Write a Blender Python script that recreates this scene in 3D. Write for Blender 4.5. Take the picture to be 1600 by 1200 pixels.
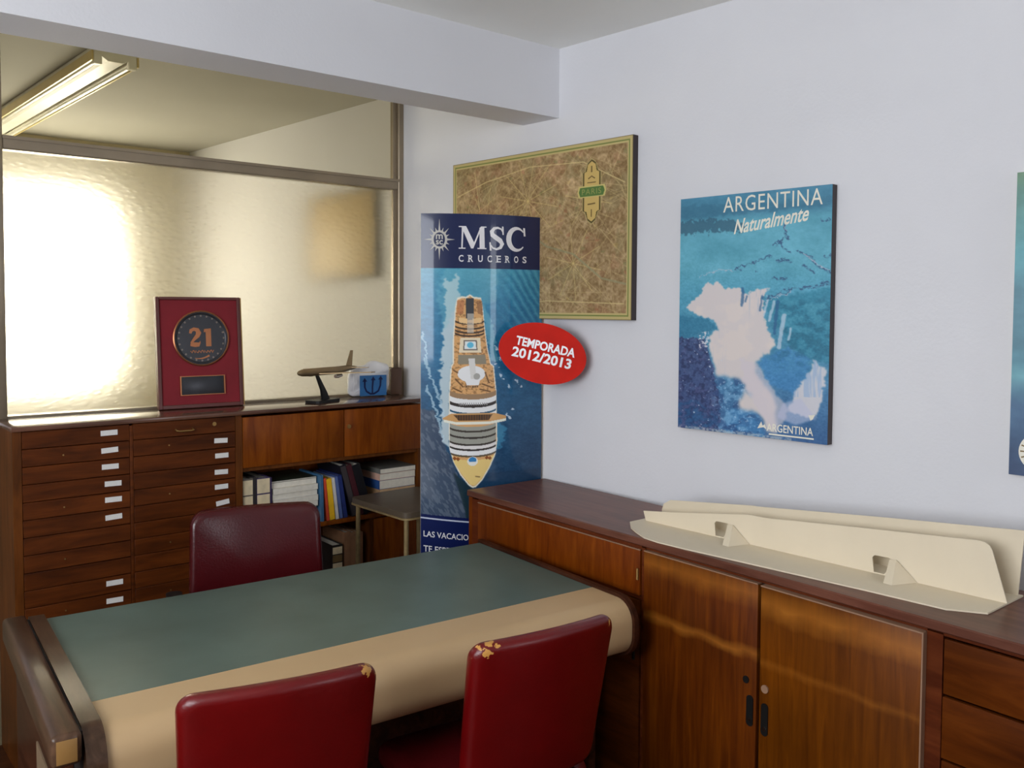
import bpy, bmesh, math, random
import numpy as np
from mathutils import Vector, Matrix
from mathutils.geometry import tessellate_polygon

for o in list(bpy.data.objects):
    bpy.data.objects.remove(o)
S = bpy.context.scene
C = S.collection
random.seed(7)
PI = math.pi

# ------------------------------------------------------------------ camera
F_PX, CY_PX = 1401.0, 543.0
PITCH, YAW, ROLL = math.radians(2.5), math.radians(39.8), math.radians(0.3)
CAM_H = 1.63
fw = Vector((math.sin(YAW)*math.cos(PITCH), math.cos(YAW)*math.cos(PITCH), -math.sin(PITCH)))
rt = Vector((math.cos(YAW), -math.sin(YAW), 0))
up = rt.cross(fw)
rt2 = math.cos(ROLL)*rt + math.sin(ROLL)*up
up2 = -math.sin(ROLL)*rt + math.cos(ROLL)*up
cd = bpy.data.cameras.new('camera')
cam = bpy.data.objects.new('camera', cd)
C.objects.link(cam)
cd.sensor_width = 36.0
cd.lens = F_PX/1600*36
cd.shift_y = -(600-CY_PX)/1600
cd.clip_start = 0.05
cam.matrix_world = Matrix(((rt2.x, up2.x, -fw.x, 0), (rt2.y, up2.y, -fw.y, 0), (rt2.z, up2.z, -fw.z, CAM_H), (0, 0, 0, 1)))
S.camera = cam

# ------------------------------------------------------------------ world, daylight, exposure
def lin(c):
    return tuple(((v/255)/12.92 if v/255 <= 0.04045 else ((v/255+0.055)/1.055)**2.4) for v in c)

w = bpy.data.worlds.new('World')
S.world = w
w.use_nodes = True
bgn = w.node_tree.nodes['Background']
bgn.inputs[0].default_value = (0.72, 0.82, 1.0, 1)
bgn.inputs[1].default_value = 1.0

def area(name, loc, rot, sx, sy, power, color):
    l = bpy.data.lights.new(name, 'AREA')
    l.shape = 'RECTANGLE'; l.size = sx; l.size_y = sy
    l.energy = power; l.color = color
    o = bpy.data.objects.new(name, l)
    C.objects.link(o)
    o.location = loc; o.rotation_euler = rot
    return o
# added lamp at an unseen rear window, set to streak the banner
area('added_daylight_behind', (2.15, -2.72, 1.75), (math.radians(90), 0, 0), 0.5, 1.4, 14, (0.93, 0.96, 1.0))
# added lamp at an unseen left window, to brighten the right wall
area('added_daylight_left', (-1.74, 0.85, 1.8), (0, math.radians(-90), 0), 1.3, 2.4, 105, (0.93, 0.96, 1.0))

S.view_settings.view_transform = 'Standard'
S.view_settings.look = 'None'
S.view_settings.gamma = 1.0
S.view_settings.use_curve_mapping = False
S.view_settings.exposure = -0.26

# ------------------------------------------------------------------ materials
M = {}
def new_mat(name):
    m = bpy.data.materials.new(name)
    m.use_nodes = True
    nt = m.node_tree
    return m, nt, nt.nodes['Principled BSDF']

def plain(name, rgb, rough=0.5, metal=0.0, var=0.08, scale=12.0, bump=0.0, coat=0.0, spec=0.5, sheen=0.0, bscale=None):
    """single colour with slight procedural mottling and optional fine relief"""
    m, nt, b = new_mat(name)
    c = lin(rgb)
    tc = nt.nodes.new('ShaderNodeTexCoord')
    nz = nt.nodes.new('ShaderNodeTexNoise')
    nz.inputs['Scale'].default_value = scale
    nz.inputs['Detail'].default_value = 4
    nt.links.new(tc.outputs['Object'], nz.inputs['Vector'])
    rp = nt.nodes.new('ShaderNodeValToRGB')
    rp.color_ramp.elements[0].position = 0.3
    rp.color_ramp.elements[1].position = 0.7
    rp.color_ramp.elements[0].color = tuple(v*(1-var) for v in c)+(1,)
    rp.color_ramp.elements[1].color = tuple(min(1, v*(1+var)) for v in c)+(1,)
    nt.links.new(nz.outputs['Fac'], rp.inputs['Fac'])
    nt.links.new(rp.outputs['Color'], b.inputs['Base Color'])
    b.inputs['Roughness'].default_value = rough
    b.inputs['Metallic'].default_value = metal
    b.inputs['Specular IOR Level'].default_value = spec
    b.inputs['Coat Weight'].default_value = coat
    b.inputs['Coat Roughness'].default_value = 0.08
    b.inputs['Sheen Weight'].default_value = sheen
    if bump:
        n2 = nt.nodes.new('ShaderNodeTexNoise')
        n2.inputs['Scale'].default_value = bscale or scale*8
        n2.inputs['Detail'].default_value = 3
        nt.links.new(tc.outputs['Object'], n2.inputs['Vector'])
        bp = nt.nodes.new('ShaderNodeBump')
        bp.inputs['Strength'].default_value = bump
        bp.inputs['Distance'].default_value = 0.004
        nt.links.new(n2.outputs['Fac'], bp.inputs['Height'])
        nt.links.new(bp.outputs['Normal'], b.inputs['Normal'])
    M[name] = m
    return m

def wood(name, dark, mid, light, stretch=(1, 1, 8), scale=3.0, rough=0.35, coat=0.0, band=None):
    """varnished veneer: stretched noise grain, blotches, optional faded streak"""
    m, nt, b = new_mat(name)
    L = nt.links.new
    tc = nt.nodes.new('ShaderNodeTexCoord')
    oi = nt.nodes.new('ShaderNodeObjectInfo')
    add = nt.nodes.new('ShaderNodeVectorMath'); add.operation = 'MULTIPLY_ADD'
    add.inputs[1].default_value = (1, 1, 1)
    L(tc.outputs['Object'], add.inputs[0])
    rv = nt.nodes.new('ShaderNodeCombineXYZ')
    rm = nt.nodes.new('ShaderNodeMath'); rm.operation = 'MULTIPLY'; rm.inputs[1].default_value = 13.0
    L(oi.outputs['Random'], rm.inputs[0])
    for k in range(3): L(rm.outputs[0], rv.inputs[k])
    L(rv.outputs[0], add.inputs[2])
    mp = nt.nodes.new('ShaderNodeMapping')
    sx, sy, sz = stretch
    mp.inputs['Scale'].default_value = (10/sx, 10/sy, 10/sz)
    L(add.outputs[0], mp.inputs['Vector'])
    nz = nt.nodes.new('ShaderNodeTexNoise')
    nz.inputs['Scale'].default_value = scale
    nz.inputs['Detail'].default_value = 6
    nz.inputs['Roughness'].default_value = 0.6
    nz.inputs['Distortion'].default_value = 0.6
    L(mp.outputs[0], nz.inputs['Vector'])
    rp = nt.nodes.new('ShaderNodeValToRGB')
    e = rp.color_ramp.elements
    e[0].position = 0.32; e[0].color = lin(dark)+(1,)
    e[1].position = 0.70; e[1].color = lin(light)+(1,)
    k = e.new(0.5); k.color = lin(mid)+(1,)
    L(nz.outputs['Fac'], rp.inputs['Fac'])
    n2 = nt.nodes.new('ShaderNodeTexNoise')
    n2.inputs['Scale'].default_value = 3.5
    n2.inputs['Detail'].default_value = 3
    L(add.outputs[0], n2.inputs['Vector'])
    mr = nt.nodes.new('ShaderNodeMapRange')
    mr.inputs['From Min'].default_value = 0.3; mr.inputs['From Max'].default_value = 0.7
    mr.inputs['To Min'].default_value = 0.78; mr.inputs['To Max'].default_value = 1.22
    L(n2.outputs['Fac'], mr.inputs['Value'])
    mx = nt.nodes.new('ShaderNodeMix'); mx.data_type = 'RGBA'; mx.blend_type = 'MULTIPLY'
    mx.inputs['Factor'].default_value = 1.0
    L(rp.outputs['Color'], mx.inputs['A']); L(mr.outputs['Result'], mx.inputs['B'])
    col = mx.outputs['Result']
    if band:
        # faded streaks where the varnish has bleached: (height, half width, amount) in object z
        sp = nt.nodes.new('ShaderNodeSeparateXYZ'); L(tc.outputs['Object'], sp.inputs[0])
        n3 = nt.nodes.new('ShaderNodeTexNoise'); n3.inputs['Scale'].default_value = 9; n3.inputs['Detail'].default_value = 4
        L(add.outputs[0], n3.inputs['Vector'])
        for (hz, hw, am) in band:
            d = nt.nodes.new('ShaderNodeMath'); d.operation = 'SUBTRACT'; d.inputs[1].default_value = hz
            L(sp.outputs['Z'], d.inputs[0])
            jt = nt.nodes.new('ShaderNodeMath'); jt.operation = 'MULTIPLY_ADD'
            jt.inputs[1].default_value = 0.05; L(n3.outputs['Fac'], jt.inputs[0]); L(d.outputs[0], jt.inputs[2])
            j2 = nt.nodes.new('ShaderNodeMath'); j2.operation = 'SUBTRACT'; j2.inputs[1].default_value = 0.025
            L(jt.outputs[0], j2.inputs[0])
            ab = nt.nodes.new('ShaderNodeMath'); ab.operation = 'ABSOLUTE'; L(j2.outputs[0], ab.inputs[0])
            r2 = nt.nodes.new('ShaderNodeMapRange')
            r2.inputs['From Min'].default_value = 0; r2.inputs['From Max'].default_value = hw
            r2.inputs['To Min'].default_value = am; r2.inputs['To Max'].default_value = 0
            L(ab.outputs[0], r2.inputs['Value'])
            m2 = nt.nodes.new('ShaderNodeMath'); m2.operation = 'MULTIPLY'
            L(r2.outputs['Result'], m2.inputs[0]); L(n3.outputs['Fac'], m2.inputs[1])
            mm = nt.nodes.new('ShaderNodeMix'); mm.data_type = 'RGBA'
            L(m2.outputs[0], mm.inputs['Factor']); L(col, mm.inputs['A'])
            mm.inputs['B'].default_value = lin((186, 116, 40))+(1,)
            col = mm.outputs['Result']
    L(col, b.inputs['Base Color'])
    b.inputs['Roughness'].default_value = rough
    b.inputs['Specular IOR Level'].default_value = 0.16
    b.inputs['Coat Weight'].default_value = coat
    b.inputs['Coat Roughness'].default_value = 0.15
    bp = nt.nodes.new('ShaderNodeBump'); bp.inputs['Strength'].default_value = 0.08; bp.inputs['Distance'].default_value = 0.002
    L(nz.outputs['Fac'], bp.inputs['Height']); L(bp.outputs['Normal'], b.inputs['Normal'])
    M[name] = m
    return m

def print_mat(name, rough=0.45, coat=0.0, coat_rough=0.08):
    m, nt, b = new_mat(name)
    a = nt.nodes.new('ShaderNodeVertexColor'); a.layer_name = 'ink'
    nt.links.new(a.outputs['Color'], b.inputs['Base Color'])
    b.inputs['Roughness'].default_value = rough
    b.inputs['Coat Weight'].default_value = coat
    b.inputs['Coat Roughness'].default_value = coat_rough
    M[name] = m
    return m

plain('wall_paint', (226, 226, 230), rough=0.7, var=0.03, scale=1.6, bump=0.12, bscale=90)
plain('ceiling_paint', (248, 248, 243), rough=0.8, var=0.03, scale=2, bump=0.1, bscale=60)
plain('far_wall_paint', (212, 200, 160), rough=0.7, var=0.04, scale=2)
plain('far_ceiling_paint', (178, 175, 165), rough=0.8, var=0.05, scale=2)
plain('far_floor', (150, 136, 106), rough=0.5)
plain('dado_paint', (120, 108, 82), rough=0.6)
plain('steel_frame', (150, 136, 116), rough=0.35, metal=0.5, var=0.08, scale=8)
plain('window_frame_paint', (214, 212, 205), rough=0.5)
wood('parquet', (50, 26, 14), (74, 40, 22), (96, 56, 32), stretch=(8, 1, 1), rough=0.35)
wood('cabinet_wood', (66, 29, 7), (86, 40, 10), (102, 50, 15), stretch=(8, 1, 1), rough=0.5)
wood('cabinet_wood_light', (104, 46, 8), (126, 62, 12), (144, 76, 18), stretch=(1, 1, 8), rough=0.38)
wood('carcass_wood', (80, 42, 14), (100, 54, 19), (116, 64, 25), stretch=(1, 1, 8), rough=0.4)
wood('worktop_wood', (84, 56, 44), (98, 66, 52), (110, 76, 60), stretch=(10, 1, 1), rough=0.16, coat=0.5)
wood('sideboard_top_wood', (88, 50, 38), (104, 64, 50), (116, 74, 58), stretch=(10, 1, 1), rough=0.34, coat=0.05)
wood('sideboard_wood', (92, 36, 3), (112, 50, 4), (130, 64, 8), stretch=(1, 1, 8), rough=0.4)
wood('door_wood', (74, 29, 2), (90, 40, 3), (108, 52, 4), stretch=(0.6, 1, 9), rough=0.38, band=[(0.860, 0.045, 0.8), (0.70, 0.022, 0.85)])
wood('door_wood_b', (84, 40, 2), (98, 49, 3), (112, 58, 4), stretch=(0.6, 1, 9), rough=0.38, band=[(0.850, 0.045, 0.9), (0.69, 0.015, 0.35)])
wood('sideboard_frame_wood', (76, 30, 12), (94, 42, 18), (108, 52, 24), stretch=(7, 1, 1), rough=0.35)
wood('drawer_wood', (68, 28, 5), (84, 38, 7), (98, 48, 11), stretch=(7, 1, 1), rough=0.36)
plain('pale_lipping', (150, 116, 92), rough=0.4)
plain('dark_gap', (24, 14, 8), rough=0.8)
wood('desk_wood', (58, 40, 28), (78, 56, 41), (96, 70, 52), stretch=(1, 10, 1), rough=0.3, coat=0.3)
wood('desk_dark_wood', (44, 22, 14), (64, 34, 22), (80, 46, 30), stretch=(1, 8, 1), rough=0.3)
plain('desk_green', (86, 104, 96), rough=0.36, var=0.16, scale=4.5, bump=0.05)
plain('desk_cream', (196, 164, 122), rough=0.45, var=0.04, scale=4)
plain('side_tan', (128, 106, 82), rough=0.5)
plain('end_grain', (150, 112, 62), rough=0.4)
plain('brass', (176, 140, 84), rough=0.35, metal=0.8)
plain('chrome', (190, 190, 190), rough=0.2, metal=1.0)
plain('black_metal', (26, 25, 24), rough=0.4, metal=0.3)
plain('black_plastic', (22, 21, 21), rough=0.45)
plain('tube_paint', (150, 128, 88), rough=0.4, metal=0.2, var=0.2, scale=40)
plain('table_top', (88, 76, 62), rough=0.4)
plain('card_white', (232, 230, 226), rough=0.6)
plain('cardboard_cream', (222, 208, 182), rough=0.6, var=0.03, scale=6)
plain('velvet_red', (128, 14, 30), rough=0.8, sheen=0.3)
plain('plaque_frame', (92, 40, 34), rough=0.35)
plain('medal_dark', (62, 62, 66), rough=0.3, metal=0.6)
plain('bead_metal', (128, 116, 106), rough=0.35, metal=0.8)
plain('copper', (166, 108, 74), rough=0.3, metal=0.9)
plain('silver', (212, 206, 198), rough=0.25, metal=0.9)
plain('model_metal', (150, 128, 96), rough=0.3, metal=0.7)
plain('bag_plastic', (232, 232, 236), rough=0.3)
plain('emblem_blue', (52, 112, 172), rough=0.4)
plain('emblem_navy', (20, 30, 80), rough=0.4)
plain('box_brown', (84, 60, 46), rough=0.5)
plain('paper', (226, 220, 206), rough=0.7, var=0.06, scale=60)
plain('paper_grey', (196, 190, 180), rough=0.7, var=0.1, scale=80)
plain('navy_print', (16, 28, 72), rough=0.3)
plain('white_print', (238, 236, 238), rough=0.35, coat=0.3)
plain('silver_print', (196, 192, 184), rough=0.35)
plain('cream_print', (236, 232, 216), rough=0.45)
plain('badge_red', (206, 30, 14), rough=0.6, spec=0.15)
plain('banner_card', (220, 216, 208), rough=0.4)
plain('board_dark', (52, 40, 42), rough=0.5)
plain('board_pale', (206, 204, 176), rough=0.5)
plain('enamel_white', (242, 240, 228), rough=0.3)
plain('fixture_gold', (226, 204, 140), rough=0.3, metal=0.3)
plain('white_tube', (250, 248, 236), rough=0.2)
plain('far_door_wood', (208, 182, 130), rough=0.5)

def leather(name, rgb, wear):
    """vinyl upholstery, scuffed through to tan backing round given points (object space)"""
    m = plain(name, rgb, rough=0.3, var=0.12, scale=7, bump=0.12, bscale=160)
    nt = m.node_tree; L = nt.links.new
    b = nt.nodes['Principled BSDF']
    src = b.inputs['Base Color'].links[0].from_socket
    tc = nt.nodes.new('ShaderNodeTexCoord')
    nz = nt.nodes.new('ShaderNodeTexNoise'); nz.inputs['Scale'].default_value = 55; nz.inputs['Detail'].default_value = 5
    L(tc.outputs['Object'], nz.inputs['Vector'])
    for (p, r) in wear:
        vd = nt.nodes.new('ShaderNodeVectorMath'); vd.operation = 'DISTANCE'
        vd.inputs[1].default_value = p
        L(tc.outputs['Object'], vd.inputs[0])
        ma = nt.nodes.new('ShaderNodeMath'); ma.operation = 'MULTIPLY_ADD'
        ma.inputs[1].default_value = 0.12; L(nz.outputs['Fac'], ma.inputs[0]); L(vd.outputs['Value'], ma.inputs[2])
        lt = nt.nodes.new('ShaderNodeMath'); lt.operation = 'LESS_THAN'; lt.inputs[1].default_value = r+0.05
        L(ma.outputs[0], lt.inputs[0])
        mx = nt.nodes.new('ShaderNodeMix'); mx.data_type = 'RGBA'
        L(lt.outputs[0], mx.inputs['Factor']); L(src, mx.inputs['A'])
        mx.inputs['B'].default_value = lin((196, 142, 70))+(1,)
        src = mx.outputs['Result']
    L(src, b.inputs['Base Color'])
    return m
leather('leather_red', (98, 3, 5), [((-0.178, -0.258, 0.884), 0.028), ((0.198, -0.255, 0.872), 0.022)])
leather('leather_red_b', (98, 3, 5), [((0.180, -0.250, 0.884), 0.024)])
leather('leather_seat', (92, 16, 20), [])
leather('leather_maroon', (70, 13, 17), [])
M['leather_maroon'].node_tree.nodes['Principled BSDF'].inputs['Roughness'].default_value = 0.22

# pebbled privacy glass: a real slab with rough refraction
m, nt, b = new_mat('pebbled_glass')
b.inputs['Base Color'].default_value = lin((248, 242, 222))+(1,)
b.inputs['Transmission Weight'].default_value = 1.0
b.inputs['Roughness'].default_value = 0.30
b.inputs['IOR'].default_value = 1.35
tc = nt.nodes.new('ShaderNodeTexCoord')
mp = nt.nodes.new('ShaderNodeMapping'); mp.inputs['Scale'].default_value = (34, 1, 62)
nt.links.new(tc.outputs['Object'], mp.inputs['Vector'])
vo = nt.nodes.new('ShaderNodeTexVoronoi'); vo.feature = 'SMOOTH_F1'; vo.inputs['Scale'].default_value = 1.0
nt.links.new(mp.outputs[0], vo.inputs['Vector'])
bp = nt.nodes.new('ShaderNodeBump'); bp.inputs['Strength'].default_value = 0.8; bp.inputs['Distance'].default_value = 0.006
nt.links.new(vo.outputs['Distance'], bp.inputs['Height'])
nt.links.new(bp.outputs['Normal'], b.inputs['Normal'])
M['pebbled_glass'] = m
# clear pane: thin glass, mostly transparent with a Fresnel reflection
m = bpy.data.materials.new('clear_glass'); m.use_nodes = True
nt = m.node_tree; nt.nodes.remove(nt.nodes['Principled BSDF'])
tr = nt.nodes.new('ShaderNodeBsdfTransparent'); tr.inputs['Color'].default_value = (0.90, 0.88, 0.80, 1)
gl = nt.nodes.new('ShaderNodeBsdfGlossy'); gl.inputs['Roughness'].default_value = 0.03
fr = nt.nodes.new('ShaderNodeFresnel'); fr.inputs['IOR'].default_value = 1.3
mx = nt.nodes.new('ShaderNodeMixShader')
nt.links.new(fr.outputs[0], mx.inputs[0]); nt.links.new(tr.outputs[0], mx.inputs[1]); nt.links.new(gl.outputs[0], mx.inputs[2])
nt.links.new(mx.outputs[0], nt.nodes['Material Output'].inputs['Surface'])
M['clear_glass'] = m
# daylit window of the far room (gives off light)
m, nt, b = new_mat('daylit_pane')
b.inputs['Base Color'].default_value = (1, 1, 1, 1)
b.inputs['Emission Color'].default_value = (1.0, 0.96, 0.86, 1)
b.inputs['Emission Strength'].default_value = 17.0
M['daylit_pane'] = m

# ------------------------------------------------------------------ mesh helpers
def box(bm, x0, x1, y0, y1, z0, z1, bev=0.0, seg=1):
    x0, x1 = min(x0, x1), max(x0, x1); y0, y1 = min(y0, y1), max(y0, y1); z0, z1 = min(z0, z1), max(z0, z1)
    vs = [bm.verts.new((x, y, z)) for x in (x0, x1) for y in (y0, y1) for z in (z0, z1)]
    fs = [bm.faces.new([vs[i] for i in f]) for f in ((0, 1, 3, 2), (4, 6, 7, 5), (0, 4, 5, 1), (2, 3, 7, 6), (0, 2, 6, 4), (1, 5, 7, 3))]
    if bev:
        es = list({e for f in fs for e in f.edges})
        bmesh.ops.bevel(bm, geom=es, offset=bev, segments=seg, affect='EDGES', profile=0.5)
    return bm

def tube(bm, pts, r, n=10, caps=True):
    """round tube along a polyline; r a number or one radius per point"""
    pts = [Vector(p) for p in pts]
    rs = r if hasattr(r, '__len__') else [r]*len(pts)
    rings = []
    ref = Vector((0, 0, 1))
    for i, p in enumerate(pts):
        t = (pts[min(i+1, len(pts)-1)]-pts[max(i-1, 0)]).normalized()
        a = t.cross(ref)
        if a.length < 0.05: a = t.cross(Vector((0, 1, 0)))
        a.normalize(); bb = t.cross(a)
        rings.append([bm.verts.new(p+rs[i]*(math.cos(2*PI*k/n)*a+math.sin(2*PI*k/n)*bb)) for k in range(n)])
    for i in range(len(rings)-1):
        for k in range(n):
            bm.faces.new((rings[i][k], rings[i][(k+1) % n], rings[i+1][(k+1) % n], rings[i+1][k]))
    if caps:
        bm.faces.new(rings[0][::-1]); bm.faces.new(rings[-1])
    return bm

def rrect(w_, h_, r, n=5):
    pts = []
    r = min(r, w_/2-1e-4, h_/2-1e-4)
    for cx, cy, a0 in ((w_/2-r, h_/2-r, 0), (-w_/2+r, h_/2-r, 90), (-w_/2+r, -h_/2+r, 180), (w_/2-r, -h_/2+r, 270)):
        for k in range(n+1):
            a = math.radians(a0+90*k/n)
            pts.append((cx+r*math.cos(a), cy+r*math.sin(a)))
    return pts

def dense(pts, step=0.05):
    out = []
    for i, p in enumerate(pts):
        q = pts[(i+1) % len(pts)]
        d = math.dist(p, q); k = max(1, int(d/step))
        for j in range(k):
            out.append((p[0]+(q[0]-p[0])*j/k, p[1]+(q[1]-p[1])*j/k))
    return out

def pad(bm, w_, h_, t, r, edge, f, crown=0.0, n=6):
    """upholstered pad: rounded outline w_ x h_, thickness t, rounded edges, crowned faces; f maps (x, y, depth) to 3D"""
    rings = []
    prof = []
    K = 4
    for k in range(K+1):
        a = PI/2*k/K
        prof.append((edge*(1-math.cos(a)), -t/2+edge-edge*math.sin(a)))
    prof = prof[::-1]                         # from face rim to side
    front = [(s_, None) for s_ in (0.12, 0.35, 0.6, 0.82)]
    base = dense(rrect(w_, h_, r, n), 0.045)
    def ring_scaled(s_, d):
        return [f(x*s_, y*s_, d) for x, y in base]
    def ring_inset(ins, d):
        kx, ky = (w_-2*ins)/w_, (h_-2*ins)/h_
        return [f(x*kx, y*ky, d) for x, y in base]
    seq = []
    for s_ in (0.12, 0.35, 0.6, 0.82):
        seq.append(ring_scaled(s_, -t/2-crown*(1-s_*s_)))
    for ins, d in prof: seq.append(ring_inset(ins, d))
    for ins, d in prof[::-1]: seq.append(ring_inset(ins, -d))
    for s_ in (0.82, 0.6, 0.35, 0.12):
        seq.append(ring_scaled(s_, t/2+crown*(1-s_*s_)))
    vr = [[bm.verts.new(p) for p in r_] for r_ in seq]
    N_ = len(base)
    for i in range(len(vr)-1):
        for k in range(N_):
            bm.faces.new((vr[i][k], vr[i][(k+1) % N_], vr[i+1][(k+1) % N_], vr[i+1][k]))
    bm.faces.new(vr[0][::-1]); bm.faces.new(vr[-1])
    return bm

def prism(bm, pts, f, thick):
    """extrude a 2D outline: f(x, y, d) -> 3D, d = 0 and d = thick"""
    a = [bm.verts.new(f(x, y, 0)) for x, y in pts]
    b_ = [bm.verts.new(f(x, y, thick)) for x, y in pts]
    n = len(pts)
    for k in range(n):
        bm.faces.new((a[k], a[(k+1) % n], b_[(k+1) % n], b_[k]))
    for tri in tessellate_polygon([[Vector((x, y, 0)) for x, y in pts]]):
        try:
            bm.faces.new([a[i] for i in tri]); bm.faces.new([b_[i] for i in tri][::-1])
        except ValueError:
            pass
    return bm

def poly_holes(bm, outer, holes, f, thick):
    loops = [outer]+holes
    a, b_ = [], []
    for lp in loops:
        a.append([bm.verts.new(f(x, y, 0)) for x, y in lp]); b_.append([bm.verts.new(f(x, y, thick)) for x, y in lp])
    fa = [v for l in a for v in l]; fb = [v for l in b_ for v in l]
    for tri in tessellate_polygon([[Vector((x, y, 0)) for x, y in lp] for lp in loops]):
        bm.faces.new([fa[i] for i in tri]); bm.faces.new([fb[i] for i in tri][::-1])
    for l, k in zip(a, b_):
        n = len(l)
        for i in range(n): bm.faces.new((l[i], l[(i+1) % n], k[(i+1) % n], k[i]))
    return bm

def obj(name, bm, mat=None, parent=None, smooth=False):
    bmesh.ops.recalc_face_normals(bm, faces=bm.faces)
    me = bpy.data.meshes.new(name)
    bm.to_mesh(me); bm.free()
    if smooth:
        me.polygons.foreach_set('use_smooth', [True]*len(me.polygons))
        try: me.set_sharp_from_angle(angle=math.radians(38))
        except Exception: pass
    o = bpy.data.objects.new(name, me)
    C.objects.link(o)
    if mat: me.materials.append(M[mat] if isinstance(mat, str) else mat)
    if parent: o.parent = parent
    return o

def B(): return bmesh.new()
def bx(name, dims, mat, parent=None, bev=0.0, seg=2):
    return obj(name, box(B(), *dims, bev=bev, seg=seg), mat, parent, smooth=bev > 0)

def thing(name, label, cat, loc=(0, 0, 0), rotz=0.0, group=None):
    o = bpy.data.objects.new(name, None)
    C.objects.link(o)
    o.location = loc; o.rotation_euler = (0, 0, rotz)
    o.empty_display_size = 0.1
    o['label'] = label; o['category'] = cat
    if group: o['group'] = group
    return o
def tag(o, label, cat, group=None):
    o['label'] = label; o['category'] = cat
    if group: o['group'] = group
    return o
def struct(o, label=None):
    o['kind'] = 'structure'
    if label: o['label'] = label
    return o

def text2d(body, shear=0.0, offset=0.0, spacing=1.0):
    cu = bpy.data.curves.new('lettering', 'FONT')
    cu.body = body; cu.size = 1.0; cu.shear = shear; cu.offset = offset; cu.space_character = spacing
    cu.resolution_u = 3; cu.fill_mode = 'FRONT'
    o = bpy.data.objects.new('lettering_tmp', cu)
    C.objects.link(o)
    dg = bpy.context.evaluated_depsgraph_get()
    me = bpy.data.meshes.new_from_object(o.evaluated_get(dg))
    V = np.array([v.co[:2] for v in me.vertices]); Fc = [tuple(p.vertices) for p in me.polygons]
    bpy.data.objects.remove(o); bpy.data.curves.remove(cu); bpy.data.meshes.remove(me)
    V = (V-V.min(0))/(V.max(0)-V.min(0))
    return V, Fc

def shapes_obj(name, shapes, f, mat, parent):
    """flat print: list of (V in [x, y], faces), mapped onto a surface by f(x, y)"""
    vs, fs = [], []
    for V, Fc in shapes:
        k = len(vs)
        vs += [f(x, y) for x, y in V]
        fs += [tuple(i+k for i in q) for q in Fc]
    me = bpy.data.meshes.new(name); me.from_pydata([tuple(v) for v in vs], [], fs); me.update()
    me.materials.append(M[mat])
    o = bpy.data.objects.new(name, me); C.objects.link(o)
    if parent: o.parent = parent
    return o
def fit(V, x0, x1, y0, y1):
    return np.column_stack((x0+V[:, 0]*(x1-x0), y0+V[:, 1]*(y1-y0)))
def text_in(body, x0, x1, y0, y1, **k):
    V, Fc = text2d(body, **k)
    return (fit(V, x0, x1, y0, y1), Fc)
def polyshape(pts):
    return (np.array(pts, float), [tuple(t) for t in tessellate_polygon([[Vector((x, y, 0)) for x, y in pts]])])
def strip(pts, ws):
    """stroke of varying width"""
    P = np.array(pts, float); n = len(P)
    V = []
    for i in range(n):
        t = P[min(i+1, n-1)]-P[max(i-1, 0)]
        t = t/np.linalg.norm(t); nn = np.array((-t[1], t[0]))
        wd = (ws[i] if hasattr(ws, '__len__') else ws)/2
        V += [P[i]+nn*wd, P[i]-nn*wd]
    return (np.array(V), [(2*i, 2*i+1, 2*i+3, 2*i+2) for i in range(n-1)])

# ------------------------------------------------------------------ print painting (numpy raster stored as ink on a fine mesh)
def value_noise(X, Y, seed):
    rng = np.random.RandomState(seed)
    T = rng.rand(64, 64)
    xi = np.floor(X).astype(int); yi = np.floor(Y).astype(int)
    fx = X-xi; fy = Y-yi
    fx = fx*fx*(3-2*fx); fy = fy*fy*(3-2*fy)
    a = T[yi % 64, xi % 64]; b_ = T[yi % 64, (xi+1) % 64]; c = T[(yi+1) % 64, xi % 64]; d = T[(yi+1) % 64, (xi+1) % 64]
    return (a*(1-fx)+b_*fx)*(1-fy)+(c*(1-fx)+d*fx)*fy
def fbm(X, Y, sx, sy, seed, octs=4):
    v = 0; am = 0.5; tot = 0
    for k in range(octs):
        v = v+am*value_noise(X/sx*2**k+17*k, Y/sy*2**k+31*k, seed+k); tot += am; am *= 0.55
    return v/tot
def inpoly(X, Y, pts):
    m_ = np.zeros(X.shape, bool)
    n = len(pts)
    for i in range(n):
        x0, y0 = pts[i]; x1, y1 = pts[(i+1) % n]
        if y0 == y1: continue
        c = ((y0 > Y) != (y1 > Y)) & (X < (x1-x0)*(Y-y0)/(y1-y0)+x0)
        m_ ^= c
    return m_
def blur(a, k=1):
    a = a.astype(float)
    for _ in range(k):
        p = np.pad(a, 1, mode='edge')
        a = (p[:-2, 1:-1]+p[2:, 1:-1]+p[1:-1, :-2]+p[1:-1, 2:]+2*a)/6
    return a
def put(img, mask, col):
    mask = np.clip(mask.astype(float), 0, 1)[..., None]
    img[:] = img*(1-mask)+np.array(col, float)*mask
def linedist(X, Y, pts):
    d = np.full(X.shape, 1e9)
    for (x0, y0), (x1, y1) in zip(pts[:-1], pts[1:]):
        dx, dy = x1-x0, y1-y0
        t = np.clip(((X-x0)*dx+(Y-y0)*dy)/(dx*dx+dy*dy+1e-9), 0, 1)
        d = np.minimum(d, np.hypot(X-x0-t*dx, Y-y0-t*dy))
    return d
def line(img, X, Y, pts, wd, col, amt=1.0):
    put(img, np.clip(wd/2+0.5-linedist(X, Y, pts), 0, 1)*amt, col)
INK = 1.28
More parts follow.
